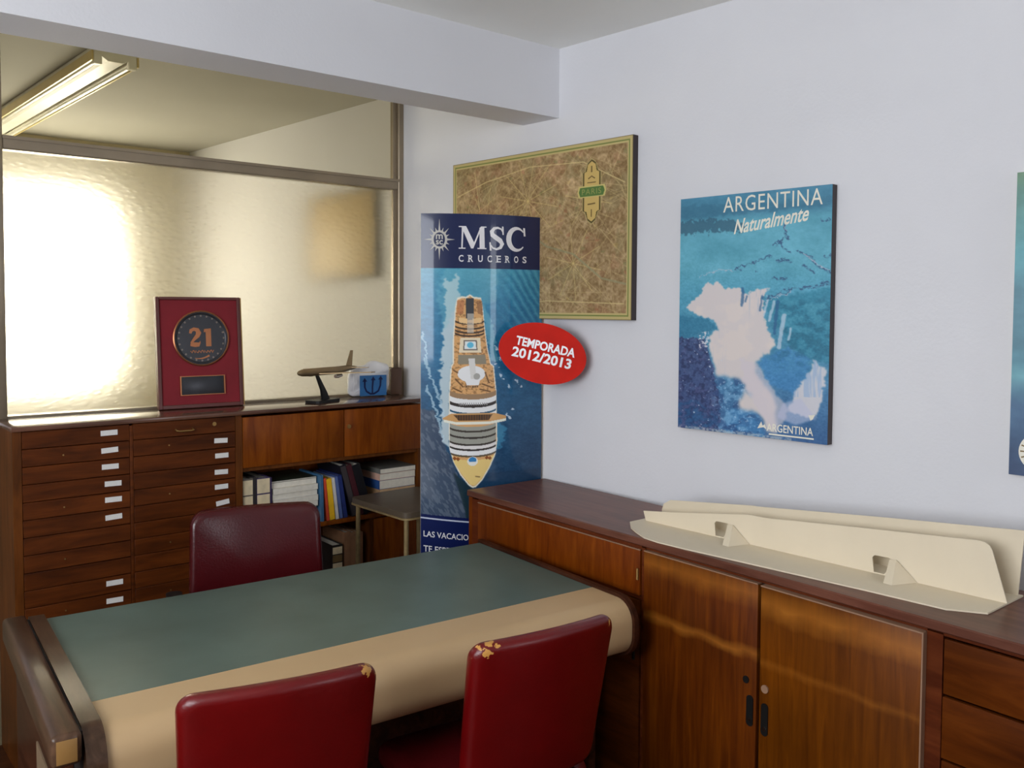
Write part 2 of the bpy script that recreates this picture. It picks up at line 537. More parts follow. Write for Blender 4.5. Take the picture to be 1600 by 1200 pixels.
def picture(name, nx, ny, f, img, mat, parent, v=None):
    """img rows top to bottom, columns left to right; f(u, v) -> 3D"""
    u = np.linspace(0, 1, nx)
    if v is None: v = np.linspace(0, 1, ny)
    UU, VV = np.meshgrid(u, v)
    P = f(UU.ravel(), VV.ravel())
    idx = np.arange(nx*ny).reshape(ny, nx)
    q = np.stack((idx[:-1, :-1], idx[1:, :-1], idx[1:, 1:], idx[:-1, 1:]), -1).reshape(-1, 4)
    me = bpy.data.meshes.new(name)
    me.vertices.add(nx*ny); me.vertices.foreach_set('co', P.astype(np.float32).ravel())
    me.loops.add(q.size); me.loops.foreach_set('vertex_index', q.ravel().astype(np.int32))
    me.polygons.add(len(q)); me.polygons.foreach_set('loop_start', np.arange(0, q.size, 4, dtype=np.int32))
    me.update(calc_edges=True); me.validate()
    s_ = np.clip(img, 0, 255)/255.0
    l = np.where(s_ <= 0.04045, s_/12.92, ((s_+0.055)/1.055)**2.4)*INK
    l = np.clip(l, 0, 0.92)
    at = me.color_attributes.new('ink', 'FLOAT_COLOR', 'POINT')
    at.data.foreach_set('color', np.concatenate((l.reshape(-1, 3), np.ones((nx*ny, 1))), 1).astype(np.float32).ravel())
    me.polygons.foreach_set('use_smooth', [True]*len(me.polygons))
    me.materials.append(M[mat])
    o = bpy.data.objects.new(name, me); C.objects.link(o); o.parent = parent
    return o

# ------------------------------------------------------------------ the room
WA = math.radians(4.0)
W0 = Vector((2.47, 2.72, 0)); WD = Vector((math.sin(WA), -math.cos(WA), 0)); WN = Vector((-math.cos(WA), -math.sin(WA), 0))
WROT = -PI/2+WA
CEIL = 2.67
def wall_x(y): return 2.47-math.tan(WA)*(y-2.72)
YB, YP, YF = -2.8, 3.74, 6.1

bm = B(); box(bm, -1.9, 3.1, YP+0.02, YF+0.15, -0.12, 0)
struct(obj('floor_far', bm, 'far_floor'), 'pale tiled floor of the far room')
bm = B(); box(bm, -1.9, 3.1, YB-0.1, YP+0.02, -0.12, 0)
struct(obj('floor', bm, 'parquet'), 'dark wooden floor')
bm = B(); box(bm, -1.9, 3.1, YB-0.1, YP, CEIL, CEIL+0.12)
struct(obj('ceiling', bm, 'ceiling_paint'), 'off-white painted ceiling')
bm = B(); box(bm, -1.9, 3.1, YP, YF+0.15, CEIL, CEIL+0.12)
struct(obj('ceiling_far', bm, 'far_ceiling_paint'), 'beige ceiling of the room behind the glass')
bm = B()
q = [W0+WD*5.7, W0-WD*3.6]
prism(bm, [(0, 0), (1, 0), (1, CEIL), (0, CEIL)], lambda x, y, d: q[0]*(1-x)+q[1]*x-WN*d+Vector((0, 0, y)), 0.12)
struct(obj('wall_right', bm, 'wall_paint'), 'pale painted right wall')

def wall_with_opening(name, x0, x1, y0, y1, ox0, ox1, oz0, oz1, mat):
    bm = B()
    box(bm, x0, ox0, y0, y1, 0, CEIL); box(bm, ox1, x1, y0, y1, 0, CEIL)
    box(bm, ox0, ox1, y0, y1, 0, oz0); box(bm, ox0, ox1, y0, y1, oz1, CEIL)
    return struct(obj(name, bm, mat))
wall_with_opening('wall_back', -1.9, 3.1, YB-0.1, YB, 1.85, 2.45, 1.0, 2.5, 'wall_paint')
bm = B()
box(bm, -1.9, -1.8, YB, -0.40, 0, CEIL); box(bm, -1.9, -1.8, 2.10, YF, 0, CEIL); box(bm, -1.9, -1.8, -0.40, 2.10, 0, 1.1); box(bm, -1.9, -1.8, -0.40, 2.10, 2.5, CEIL)
struct(obj('wall_left', bm, 'wall_paint'))
o = bpy.data.objects.new('added_window_left', None); C.objects.link(o); struct(o, 'wide window added in the left wall, out of view')  # unseen window, added so light comes from the left
bm = B()
for a in (-0.40, 0.83, 2.06): box(bm, -1.87, -1.83, a, a+0.04, 1.1, 2.5)
for z in (1.1, 2.46): box(bm, -1.87, -1.83, -0.40, 2.10, z, z+0.04)
obj('window_frame', bm, 'window_frame_paint', o)
wall_with_opening('wall_far', -1.9, 3.0, YF, YF+0.12, 0.80, 1.72, 1.15, 2.30, 'far_wall_paint')
# window of the far room
o = bpy.data.objects.new('window_2', None); C.objects.link(o); struct(o, 'bright daylit window of the far room')
bx('pane', (0.80, 1.72, YF+0.07, YF+0.08, 1.15, 2.30), 'daylit_pane', o)
bm = B()
for a in (0.80, 1.68): box(bm, a, a+0.04, YF+0.02, YF+0.07, 1.15, 2.30)
for z in (1.15, 2.26): box(bm, 0.80, 1.72, YF+0.02, YF+0.07, z, z+0.04)
obj('window_frame', bm, 'window_frame_paint', o)
# unseen window added behind the photographer, placed for its light
o = bpy.data.objects.new('added_window_rear', None); C.objects.link(o); struct(o, 'narrow window added behind the photographer, out of view')
bm = B()
for a in (1.85, 2.41): box(bm, a, a+0.04, YB-0.07, YB-0.03, 1.0, 2.5)
for z in (1.0, 2.46): box(bm, 1.85, 2.45, YB-0.07, YB-0.03, z, z+0.04)
obj('window_frame', bm, 'window_frame_paint', o)

# ceiling beam in front of the partition
bm = B(); box(bm, -1.8, wall_x(2.68)+0.03, 2.68, 2.885, 2.395, CEIL+0.02)
struct(obj('trim_1', bm, 'wall_paint'), 'painted ceiling beam')

# glazed partition
win = bpy.data.objects.new('window_1', None); C.objects.link(win); struct(win, 'glazed partition with pebbled glass below and a clear pane above')
XR = wall_x(YP)
bx('post', (0.635, 0.678, YP-0.03, YP+0.03, 1.19, CEIL), 'steel_frame', win, 0.004)
bm = B(); box(bm, 2.372, XR+0.005, YP-0.03, YP+0.03, 0, CEIL, bev=0.004); box(bm, 2.352, 2.374, YP-0.012, YP+0.012, 1.19, CEIL)
obj('post', bm, 'steel_frame', win)
bm = B(); box(bm, 0.678, 2.372, YP-0.028, YP+0.028, 2.200, 2.250, bev=0.004); box(bm, 0.678, 2.372, YP-0.034, YP-0.028, 2.238, 2.250)
obj('transom_bar', bm, 'steel_frame', win)
bx('sill', (0.678, 2.372, YP-0.02, YP+0.03, 1.19, 1.222), 'steel_frame', win)
bx('lower_pane', (0.678, 2.356, YP-0.004, YP+0.004, 1.222, 2.200), 'pebbled_glass', win)
bx('upper_pane', (0.678, 2.356, YP-0.003, YP+0.003, 2.250, CEIL), 'clear_glass', win)
struct(bx('wall_partition', (-1.8, 2.372, YP-0.025, YP+0.05, 0, 1.19), 'dado_paint'), 'olive painted dado under the glazing')
struct(bx('wall_partition_left', (-1.8, 0.635, YP-0.025, YP+0.05, 1.19, CEIL), 'wall_paint'))

# ------------------------------------------------------------------ drawer cabinet, bookcase, worktop
CFY = 3.43; CBY = 3.71; ZT = 1.215
cab = thing('drawer_cabinet', 'dark wooden cabinet of shallow drawers below the glass partition', 'cabinet', (0.638, CFY, 0))
def cl(x): return x-0.638
bm = B()
box(bm, 0, 0.028, 0.0, 0.28, 0, 1.198); box(bm, cl(1.428), cl(1.452), 0.0, 0.28, 0, 1.198)
box(bm, 0.028, cl(1.428), 0.262, 0.28, 0, 1.19)
obj('side_panels', bm, 'carcass_wood', cab)
bx('plinth', (0.028, cl(1.428), 0.02, 0.26, 0, 0.262), 'cabinet_wood', cab)
bx('centre_stile', (cl(1.024), cl(1.036), 0.0, 0.26, 0.262, 1.19), 'cabinet_wood', cab, 0.001)
PITCHD = 0.0618; ZD0 = 1.196
mesh_c = {}
def drawer_front(x0, x1, key):
    if key not in mesh_c:
        bm = box(B(), 0, x1-x0, 0, 0.018, 0, PITCHD-0.0025, bev=0.0012, seg=1)
        box(bm, 0.01, x1-x0-0.01, 0.018, 0.24, 0.004, PITCHD-0.012)
        o = obj('drawer', bm, 'cabinet_wood', cab, smooth=True); mesh_c[key] = o.data
        return o
    o = bpy.data.objects.new('drawer', mesh_c[key]); C.objects.link(o); o.parent = cab
    return o
lab_mesh = None
def label_card(dr, x, z, w_=0.056, tilt=0.0, h_=0.019):
    global lab_mesh
    if lab_mesh is None:
        o = bx('label_card', (-0.5, 0.5, -0.0018, 0.0, -0.5, 0.5), 'card_white', dr); lab_mesh = o.data
    else:
        o = bpy.data.objects.new('label_card', lab_mesh); C.objects.link(o); o.parent = dr
    o.location = (x, -0.0002, z); o.scale = (w_, 1, h_); o.rotation_euler = (0, tilt, 0)
rng = random.Random(3)
for k in range(15):
    for col, (x0, x1) in enumerate(((0.668, 1.023), (1.037, 1.427))):
        d = drawer_front(cl(x0), cl(x1), col)
        zb = ZD0-(k+1)*PITCHD+0.002
        d.location = (cl(x0), rng.uniform(-0.0015, 0.0015) if k else 0, zb)
        if col == 0 and k in (0, 1, 2, 3, 4, 5, 9, 10, 12):
            label_card(d, 0.285+(0.010 if k > 2 else 0)+rng.uniform(-0.002, 0.002), 0.034+rng.uniform(-0.002, 0.002), 0.058, rng.uniform(-0.04, 0.04))
        if col == 1 and k in (1, 2, 3, 4, 5, 8, 9, 11):
            label_card(d, 0.333+rng.uniform(-0.003, 0.003), 0.031+rng.uniform(-0.002, 0.002), 0.053, -0.12 if k == 5 else rng.uniform(-0.04, 0.04))
        if col == 1 and k == 0:
            bm = tube(B(), [(0.155, 0, 0.026), (0.155, -0.014, 0.022), (0.165, -0.018, 0.020), (0.21, -0.018, 0.020), (0.22, -0.014, 0.022), (0.22, 0, 0.026)], 0.003, 6)
            obj('handle', bm, 'brass', d, smooth=True)
            bm = tube(B(), [(0.305, 0.001, 0.036), (0.305, -0.004, 0.036)], 0.008, 10)
            obj('keyhole_ring', bm, 'brass', d)
        elif k % 3 == 1:
            bm = tube(B(), [(0.13, 0.001, 0.03), (0.13, -0.003, 0.03)], 0.003, 6)
            obj('screw', bm, 'brass', d)

bc = thing('bookcase', 'wooden bookcase with two flap doors and open shelves beside the drawers', 'bookcase', (1.452, CFY, 0))
def bl(x): return x-1.452
XBR = 2.318
bm = B(); box(bm, bl(XBR-0.022), bl(XBR), 0, 0.28, 0, 1.19)
obj('side_panel', bm, 'carcass_wood', bc)
bx('side_panel', (0.0, 0.004, 0.0, 0.28, 0, 1.19), 'carcass_wood', bc)
bx('back_panel', (0.004, bl(XBR-0.022), 0.27, 0.28, 0, 1.19), 'cabinet_wood_light', bc)
bx('compartment_floor', (0.004, bl(XBR-0.022), 0.006, 0.27, 0.968, 0.984), 'carcass_wood', bc)
bx('shelf', (0.004, bl(XBR-0.022), 0.004, 0.27, 0.694, 0.714), 'cabinet_wood_light', bc, 0.002)
bx('base_shelf', (0.004, bl(XBR-0.022), 0.004, 0.27, 0.08, 0.10), 'carcass_wood', bc)
bx('plinth', (0.004, bl(XBR-0.022), 0.02, 0.06, 0, 0.08), 'carcass_wood', bc)
bx('divider', (bl(2.045), bl(2.063), 0.006, 0.27, 0.10, 0.694), 'carcass_wood', bc)
def keyed(name, dims, mat, par, key=None):
    d = bx(name, dims, mat, par, 0.002)
    return d
d1 = keyed('flap_door', (0.006, bl(1.911), -0.004, 0.014, 0.984, 1.188), 'cabinet_wood_light', bc)
d2 = keyed('flap_door', (bl(1.915), bl(XBR-0.004), -0.004, 0.014, 0.984, 1.188), 'cabinet_wood_light', bc)
bm = tube(B(), [(bl(1.935), -0.003, 1.115), (bl(1.935), -0.010, 1.115)], 0.009, 12)
obj('lock', bm, 'brass', d2)
d3 = keyed('cupboard_door', (bl(2.066), bl(XBR-0.024), 0.004, 0.02, 0.11, 0.688), 'cabinet_wood_light', bc)

wt = bx('worktop', (0.634, 2.325, CFY-0.012, CBY+0.002, 1.1985, ZT), 'worktop_wood', None, 0.003)
tag(wt, 'long glossy brown wooden top over drawers and bookcase', 'worktop')

# ------------------------------------------------------------------ books on the shelf
def bookmat(rgb, rough=0.45):
    n = 'cover_%d_%d_%d' % rgb
    return M.get(n) or plain(n, rgb, rough=rough, var=0.15, scale=25)
def book(x, y, z, w_, dep, h_, rgb, label, cat='book', lean=0.0, group=None, spine=None, name='book', pages='paper'):
    """upright book: spine on -y side, w_ thick in x; lean about y (radians, top to the left when negative)"""
    t = thing(name, label, cat, (x, y, z), 0, group)
    t.rotation_euler = (0, lean, 0)
    m_ = bookmat(rgb)
    bm = B(); box(bm, 0, 0.003, 0, dep, 0, h_); box(bm, w_-0.003, w_, 0, dep, 0, h_); box(bm, 0.003, w_-0.003, 0, 0.003, 0, h_)
    obj('cover', bm, m_, t)
    bx('pages', (0.003, w_-0.003, 0.003, dep-0.004, 0.004, h_-0.006), pages, t)
    if spine:
        for (z0, z1, c) in spine:
            bx('spine_label', (0.002, w_-0.002, -0.0012, 0, z0, z1), bookmat(c), t)
    return t
SZ = 0.7145; FY = CFY+0.012
cream, tanc = (222, 204, 168), (196, 160, 104)
sp = [(0.01, 0.05, cream), (0.056, 0.10, tanc), (0.106, 0.15, cream), (0.156, 0.215, cream)]
book(1.460, FY, SZ, 0.045, 0.22, 0.222, (96, 88, 80), 'thick catalogue with cream spine standing against the drawers side', 'book', spine=sp)
book(1.5065, FY, SZ, 0.0125, 0.23, 0.226, (44, 40, 42), 'slim dark grey book between the two cream-spined catalogues')
book(1.5205, FY, SZ, 0.058, 0.22, 0.219, (70, 56, 90), 'thick catalogue with cream and tan striped spine beside the magazines', spine=sp)
book(1.580, FY+0.004, SZ, 0.007, 0.21, 0.216, (58, 44, 92), 'thin purple booklet standing against the magazine pile')
# pile of magazines lying flat
cols = [(236, 232, 222), (206, 200, 190), (226, 222, 216), (180, 176, 160), (228, 220, 204), (214, 214, 214), (232, 226, 210), (200, 190, 176), (52, 58, 44)]
zz = SZ
for k, c in enumerate(cols):
    hgt = 0.0235 if k < 8 else 0.006
    wM = 0.205
    t = thing('magazine', ['bottom', 'second', 'third', 'fourth', 'fifth', 'sixth', 'seventh', 'eighth'][k]+(' magazine of the white-edged pile' if k == 0 else ' magazine from the bottom of the white-edged pile')+' on the shelf' if k < 8 else 'dark green covered magazine topping the flat pile', 'magazine',
              (1.592+rng.uniform(0, 0.004), FY+rng.uniform(0.004, 0.02), zz), 0, 'magazines lying in a pile' if k < 8 else None)
    bm = B(); box(bm, 0, wM, 0, 0.22, 0, 0.0012); box(bm, 0, wM, 0, 0.22, hgt-0.0012, hgt-0.0002)
    obj('cover', bm, bookmat(c), t)
    bx('pages', (0.001, wM-0.001, 0.001, 0.218, 0.0012, hgt-0.0012), 'paper', t)
    zz += hgt
bx_ = 1.802; prev = 0.0
for (wd_, dp_, hg_, c, lean, lbl, spn) in (
        (0.012, 0.20, 0.20, (60, 104, 140), -0.02, 'thin blue brochure leaning on the magazine pile', None),
        (0.011, 0.20, 0.185, (206, 74, 44), -0.09, 'thin orange-red book left of the yellow one', None),
        (0.024, 0.20, 0.18, (238, 186, 26), -0.10, 'bright yellow book leaning left on the shelf', None),
        (0.014, 0.19, 0.182, (214, 210, 206), -0.12, 'white paperback leaning between yellow and blue books', None),
        (0.014, 0.19, 0.186, (84, 104, 160), -0.14, 'mid-blue book leaning beside the white paperback', None),
        (0.018, 0.20, 0.19, (30, 46, 108), -0.16, 'navy blue book leaning against the dark folders', None),
        (0.028, 0.22, 0.238, (22, 20, 28), -0.27, 'black folder with a grey edge leaning on the shelf', [(0.004, 0.23, (60, 54, 56))]),
        (0.026, 0.22, 0.235, (66, 20, 30), -0.275, 'dark burgundy folder leaning between two black ones', None),
        (0.040, 0.22, 0.232, (16, 16, 22), -0.28, 'thick black folder rightmost of the leaning row', None)):
    bx_ += 0.20*(math.tan(-lean)-math.tan(-prev))+0.001
    book(bx_, FY-0.008, SZ+0.0005, wd_, dp_, hg_, c, lbl, lean=lean, spine=spn)
    bx_ += wd_/math.cos(lean); prev = lean
# stack at the right end of the shelf
zz = SZ
for (hgt, wM, c, lbl, xo, pg) in ((0.055, 0.19, (170, 130, 90), 'tan-edged thick volume at the bottom of the right stack', 2.098, 'cover_tan'),
                          (0.045, 0.19, (190, 150, 110), 'beige thick volume second from the bottom of the right stack', 2.100, 'cover_tan'),
                          (0.040, 0.19, (44, 80, 140), 'blue patterned directory in the right stack', 2.098, 'paper'),
                          (0.030, 0.19, (214, 170, 150), 'pink-edged magazine near the top of the right stack', 2.100, 'paper'),
                          (0.022, 0.19, (112, 112, 106), 'grey covered magazine on top of the right stack', 2.102, 'paper')):
    t = thing('magazine', lbl, 'magazine', (xo, FY+0.0, zz), 0)
    if pg == 'cover_tan': pg = bookmat((206, 172, 132))
    bm = B(); box(bm, 0, wM, 0, 0.21, 0, 0.0015); box(bm, 0, wM, 0, 0.21, hgt-0.0015, hgt-0.0002); box(bm, 0, 0.0015, 0, 0.21, 0.0015, hgt-0.0015)
    obj('cover', bm, bookmat(c), t)
    bx('pages', (0.0015, wM-0.001, 0.001, 0.208, 0.0015, hgt-0.0015), pg, t)
    zz += hgt
# lower compartment
book(1.862, FY, 0.1005, 0.05, 0.20, 0.50, (40, 36, 34), 'dark box file with cream labels on the lower shelf', 'box file', name='box_file',
     spine=[(0.36, 0.42, cream), (0.425, 0.455, (120, 96, 60)), (0.46, 0.49, cream), (0.30, 0.355, tanc)])
for k in range(3):
    book(1.9215+k*0.032, FY+0.003*k, 0.1005, 0.031, 0.20, 0.548-0.006*k, [(150, 108, 78), (162, 120, 88), (144, 100, 70)][k],
         ['tan paper folder beside the box file, lower shelf', 'tan paper folder in the middle of the lower three', 'tan paper folder against the divider, lower shelf'][k], 'folder', name='paper_folder')

# ------------------------------------------------------------------ plaque on the worktop
PL_LEAN = math.radians(-5.0)
pq = thing('award_plaque', 'framed red plaque with dark round medal numbered 21', 'plaque', (1.375, 3.640, ZT+0.001), math.radians(-3))
pq.rotation_euler = (PL_LEAN, 0, math.radians(-3))
PW, PH = 0.345, 0.455
bx('backing_board', (-PW/2+0.004, PW/2-0.004, 0.0, 0.022, 0.004, PH-0.004), 'velvet_red', pq)
bm = B()
box(bm, -PW/2, -PW/2+0.014, -0.008, 0.026, 0, PH, bev=0.002); box(bm, PW/2-0.014, PW/2, -0.008, 0.026, 0, PH, bev=0.002)
box(bm, -PW/2+0.014, PW/2-0.014, -0.008, 0.026, 0, 0.016, bev=0.002); box(bm, -PW/2+0.014, PW/2-0.014, -0.008, 0.026, PH-0.012, PH, bev=0.002)
obj('frame', bm, 'plaque_frame', pq)
bx('frame_edge', (PW/2+0.0003, PW/2+0.004, -0.007, 0.024, 0.002, PH-0.002), 'brass', pq)
def lathe(bm, prof, f, n=40, caps=True):
    rings = [[bm.verts.new(f(r_*math.cos(2*PI*k/n), r_*math.sin(2*PI*k/n), d)) for k in range(n)] for r_, d in prof]
    for i in range(len(rings)-1):
        for k in range(n): bm.faces.new((rings[i][k], rings[i][(k+1) % n], rings[i+1][(k+1) % n], rings[i+1][k]))
    if caps:
        bm.faces.new(rings[0]); bm.faces.new(rings[-1])
    return bm
MZ = 0.285; MR = 0.112
fm = lambda x, y, d: Vector((x+0.005, -d, MZ+y))
md = obj('medal', lathe(B(), [(MR, 0.001), (MR, 0.006), (MR-0.004, 0.009), (MR-0.012, 0.008), (MR-0.014, 0.006), (0.02, 0.006)], fm), 'medal_dark', pq, smooth=True)
rim = lathe(B(), [(MR+0.002, 0.001), (MR+0.003, 0.008), (MR-0.001, 0.010), (MR-0.003, 0.0095), (MR-0.004, 0.002)], fm, caps=False)
obj('rim', rim, 'copper', md, smooth=True)
bm = B()
for k in range(24):
    a = 2*PI*k/24
    tube(bm, [fm((MR-0.020)*math.cos(a), (MR-0.020)*math.sin(a), 0.0062), fm((MR-0.020)*math.cos(a), (MR-0.020)*math.sin(a), 0.0085)], 0.004, 8)
obj('beads', bm, 'bead_metal', md)
fp = lambda x, y: Vector((x+0.005, -0.0075, MZ+y))
shp = [strip([(-0.045, 0.020), (-0.042, 0.032), (-0.030, 0.038), (-0.016, 0.034), (-0.011, 0.022), (-0.016, 0.010), (-0.030, -0.004), (-0.043, -0.020)], [0.010, 0.014, 0.014, 0.018, 0.022, 0.018, 0.012, 0.008]),
       polyshape([(-0.046, -0.032), (-0.046, -0.022), (-0.036, -0.016), (-0.010, -0.018), (-0.006, -0.010), (-0.004, -0.018), (-0.010, -0.034), (-0.026, -0.036)]),
       polyshape([(0.012, 0.038), (0.040, 0.040), (0.040, -0.034), (0.018, -0.034), (0.018, 0.026), (0.010, 0.024)])]
shapes_obj('numerals', shp, fp, 'copper', md)
shapes_obj('lettering', [strip([(-0.046+0.012*i, -0.052+0.004*math.sin(i*2.1)), (-0.046+0.012*i+0.006, -0.060), (-0.046+0.012*i+0.010, -0.050)], 0.0035) for i in range(8)], fp, 'copper', md)
shapes_obj('laurel', [strip([(-0.03+0.006*i, -0.082-0.006*math.sin(PI*i/10)+0.001*i) for i in range(11)], [0.002+0.0006*i for i in range(11)])], fp, 'copper', md)
npl = bx('nameplate', (-0.082, 0.092, -0.004, 0.0, 0.055, 0.128), 'medal_dark', pq, 0.001)
bm = B(); box(bm, -0.087, -0.082, -0.007, 0, 0.052, 0.131); box(bm, 0.092, 0.097, -0.007, 0, 0.052, 0.131)
box(bm, -0.082, 0.092, -0.006, 0, 0.052, 0.055); box(bm, -0.082, 0.092, -0.006, 0, 0.128, 0.131)
obj('plate_rim', bm, 'copper', npl)

# ------------------------------------------------------------------ model aeroplane
ap = thing('model_airplane', 'bronze-coloured model airliner on a slanted black stand', 'model airplane', (1.875, 3.535, ZT+0.001), math.radians(20))
# local: nose to -x and slightly towards the viewer
bm = B(); prism(bm, [(-0.085, -0.03), (-0.075, -0.04), (0.06, -0.035), (0.09, -0.012), (0.09, 0.012), (0.06, 0.035), (-0.075, 0.04), (-0.085, 0.03)], lambda x, y, d: Vector((x, y, d)), 0.012)
obj('base', bm, 'black_plastic', ap)
bm = B(); prism(bm, [(-0.012, 0.012), (0.030, 0.012), (0.012, 0.045), (-0.038, 0.118), (-0.050, 0.118), (-0.02, 0.055)], lambda x, y, d: Vector((x, d-0.006, y)), 0.012)
obj('stand', bm, 'black_plastic', ap)
zf = 0.135
prof = [(-0.165, 0.002), (-0.155, 0.010), (-0.135, 0.015), (-0.10, 0.017), (0.10, 0.017), (0.16, 0.013), (0.20, 0.008), (0.22, 0.003)]
bm = tube(B(), [(x, 0, zf+(0.006 if x > 0.15 else 0)) for x, r_ in prof], [r_ for x, r_ in prof], 14)
obj('fuselage', bm, 'model_metal', ap, smooth=True)
for s_ in (-1, 1):
    bm = B(); prism(bm, [(-0.05, 0.010*s_), (0.03, 0.010*s_), (0.105, 0.20*s_), (0.078, 0.20*s_)], lambda x, y, d: Vector((x, y, zf-0.010+0.10*abs(y)*0.3+d)), 0.004)
    obj('wing', bm, 'model_metal', ap)
    bm = tube(B(), [(-0.012, 0.075*s_, zf-0.019), (0.005, 0.075*s_, zf-0.018), (0.03, 0.075*s_, zf-0.016)], [0.008, 0.009, 0.006], 10)
    obj('engine', bm, 'silver', ap, smooth=True)
    bm = B(); prism(bm, [(0.165, 0.005*s_), (0.195, 0.005*s_), (0.222, 0.07*s_), (0.208, 0.07*s_)], lambda x, y, d: Vector((x, y, zf+0.006+d)), 0.003)
    obj('tailplane', bm, 'model_metal', ap)
bm = B(); prism(bm, [(0.165, 0.014), (0.205, 0.012), (0.212, 0.085), (0.196, 0.085)], lambda x, y, d: Vector((x-0.02, d-0.0015, zf+y)), 0.003)
obj('tail_fin', bm, 'model_metal', ap)

# ------------------------------------------------------------------ plastic bag with blue emblem, small box
bg = thing('plastic_bag', 'crumpled white plastic bag with a blue square emblem', 'bag', (2.175, 3.665, ZT+0.001), math.radians(-6))
bg.scale = (0.84, 0.84, 0.9)
bm = B()
pad(bm, 0.24, 0.175, 0.05, 0.03, 0.02, lambda x, y, d: Vector((x, d, y+0.088)), crown=0.012)
bmesh.ops.subdivide_edges(bm, edges=bm.edges, cuts=1, use_grid_fill=True)
rb = random.Random(11)
for v in bm.verts:
    n_ = math.sin(v.co.x*61+v.co.z*37)*0.004+math.sin(v.co.x*23-v.co.z*71)*0.004
    v.co.y += n_*(0.4 if v.co.y < 0 and abs(v.co.x-0.01) < 0.09 and v.co.z < 0.13 else 1.6)
    v.co.z *= 1-0.20*max(0, -v.co.x)/0.12+0.04*math.sin(v.co.x*50)
    v.co.z = max(v.co.z, 0.0)
obj('bag_body', bm, 'bag_plastic', bg, smooth=True)
em = bx('emblem', (-0.075, 0.086, -0.0525, -0.050, 0.004, 0.110), 'emblem_blue', bg)
fe = lambda x, y: Vector((x, -0.0532, y))
shp = [strip([(-0.046, 0.082), (-0.046, 0.05), (-0.036, 0.028), (-0.012, 0.014), (0.010, 0.014), (0.036, 0.028), (0.048, 0.055), (0.050, 0.088)], 0.010),
       strip([(0.0, 0.010), (0.0, 0.05), (0.004, 0.088)], 0.010)]
for cx, cz in ((-0.046, 0.098), (0.005, 0.104), (0.050, 0.106)):
    shp.append(polyshape([(cx-0.015, cz-0.02), (cx+0.015, cz-0.02), (cx, cz)]))
shapes_obj('arrows', shp, fe, 'emblem_navy', em)
sb_ = thing('small_carton', 'small brown carton standing beside the plastic bag and post', 'box', (2.318, 3.670, ZT+0.001), math.radians(-6))
bx('carton_body', (-0.028, 0.028, -0.03, 0.025, 0, 0.125), 'box_brown', sb_, 0.002)
bx('carton_flap', (-0.026, 0.026, -0.030, 0.024, 0.1255, 0.1275), 'box_brown', sb_)

# ------------------------------------------------------------------ lamp in the far room
fx = thing('fluorescent_fixture', 'twin-tube fluorescent fixture on the ceiling behind the clear pane', 'ceiling light', (1.115, 3.85, CEIL), math.radians(2.0))
bm = B(); prism(bm, [(-0.085, -0.002), (0.085, -0.002), (0.085, -0.02), (0.03, -0.055), (-0.03, -0.055), (-0.085, -0.02)], lambda x, z, d: Vector((x, d, z)), 2.1)
obj('housing', bm, 'enamel_white', fx)
for s_ in (-1, 1):
    bm = tube(B(), [(s_*0.068, 0.03, -0.052), (s_*0.068, 2.07, -0.052)], 0.013, 12)
    obj('tube', bm, 'white_tube', fx, smooth=True)
    bm = B(); prism(bm, [(s_*0.085, -0.021), (s_*0.092, -0.021), (s_*0.092, -0.06), (s_*0.085, -0.06)], lambda x, z, d: Vector((x, d, z)), 2.1)
    obj('reflector_lip', bm, 'fixture_gold', fx)
    for yy in (0.015, 2.085):
        bm = B(); box(bm, s_*0.068-0.016, s_*0.068+0.016, yy-0.014, yy+0.014, -0.072, -0.022, bev=0.002)
        obj('lamp_holder', bm, 'enamel_white', fx)

# tan panel on the wall of the far room, seen blurred through the glass
pw = W0-WD*1.52
wp = thing('wall_panel', 'tan panel seen blurred through the right of the pebbled glass', 'panel', (pw.x, pw.y, 1.80), WROT)
bx('panel_board', (-0.30, 0.30, -0.018, -0.001, 0, 0.42), 'far_door_wood', wp, 0.002)
bm = B()
for (a0, a1, c0, c1) in ((-0.31, 0.31, -0.02, -0.0005), (-0.31, 0.31, 0.4205, 0.44)): box(bm, a0, a1, -0.022, -0.001, c0, c1)
for a0 in (-0.32, 0.3005): box(bm, a0, a0+0.0195, -0.022, -0.001, -0.02, 0.44)
obj('panel_frame', bm, 'dado_paint', wp)

# ------------------------------------------------------------------ boards on the right wall
def on_wall(name, label, cat, s0, s1, z0, z1):
    p = W0+WD*((s0+s1)/2)
    return thing(name, label, cat, (p.x, p.y, z0), WROT)

# --- city map
print_mat('map_print', rough=0.5)
S0, S1, Z0, Z1 = -0.583, 0.444, 1.588, 2.272
mpo = on_wall('wall_map', 'large brown street map board with green border and title cartouche', 'map', S0, S1, Z0, Z1)
hw, hh = (S1-S0)/2, Z1-Z0
bx('board', (-hw, hw, -0.030, -0.001, 0, hh), 'board_dark', mpo)
nx, ny = 560, 390
U, V = np.meshgrid(np.linspace(0, 1, nx), np.linspace(0, 1, ny))
MX, MY = U*420, V*280            # working units, about 2.4 mm each
img = np.zeros((ny, nx, 3)); img[:] = (146, 120, 82)
nA = fbm(MX, MY, 60, 60, 5); nB = fbm(MX, MY, 14, 14, 9, 3); nC = fbm(MX, MY, 4, 4, 21, 2)
img += ((nA-0.5)*46)[..., None]*np.array((1, 0.9, 0.8))+((nB-0.5)*44)[..., None]+((nC-0.5)*60)[..., None]
put(img, np.clip((fbm(MX, MY, 30, 30, 33)-0.60)*4, 0, 0.22), (150, 96, 70))
put(img, np.clip((fbm(MX, MY, 34, 34, 47)-0.60)*4, 0, 0.3), (118, 112, 74))
rg = np.random.RandomState(4)
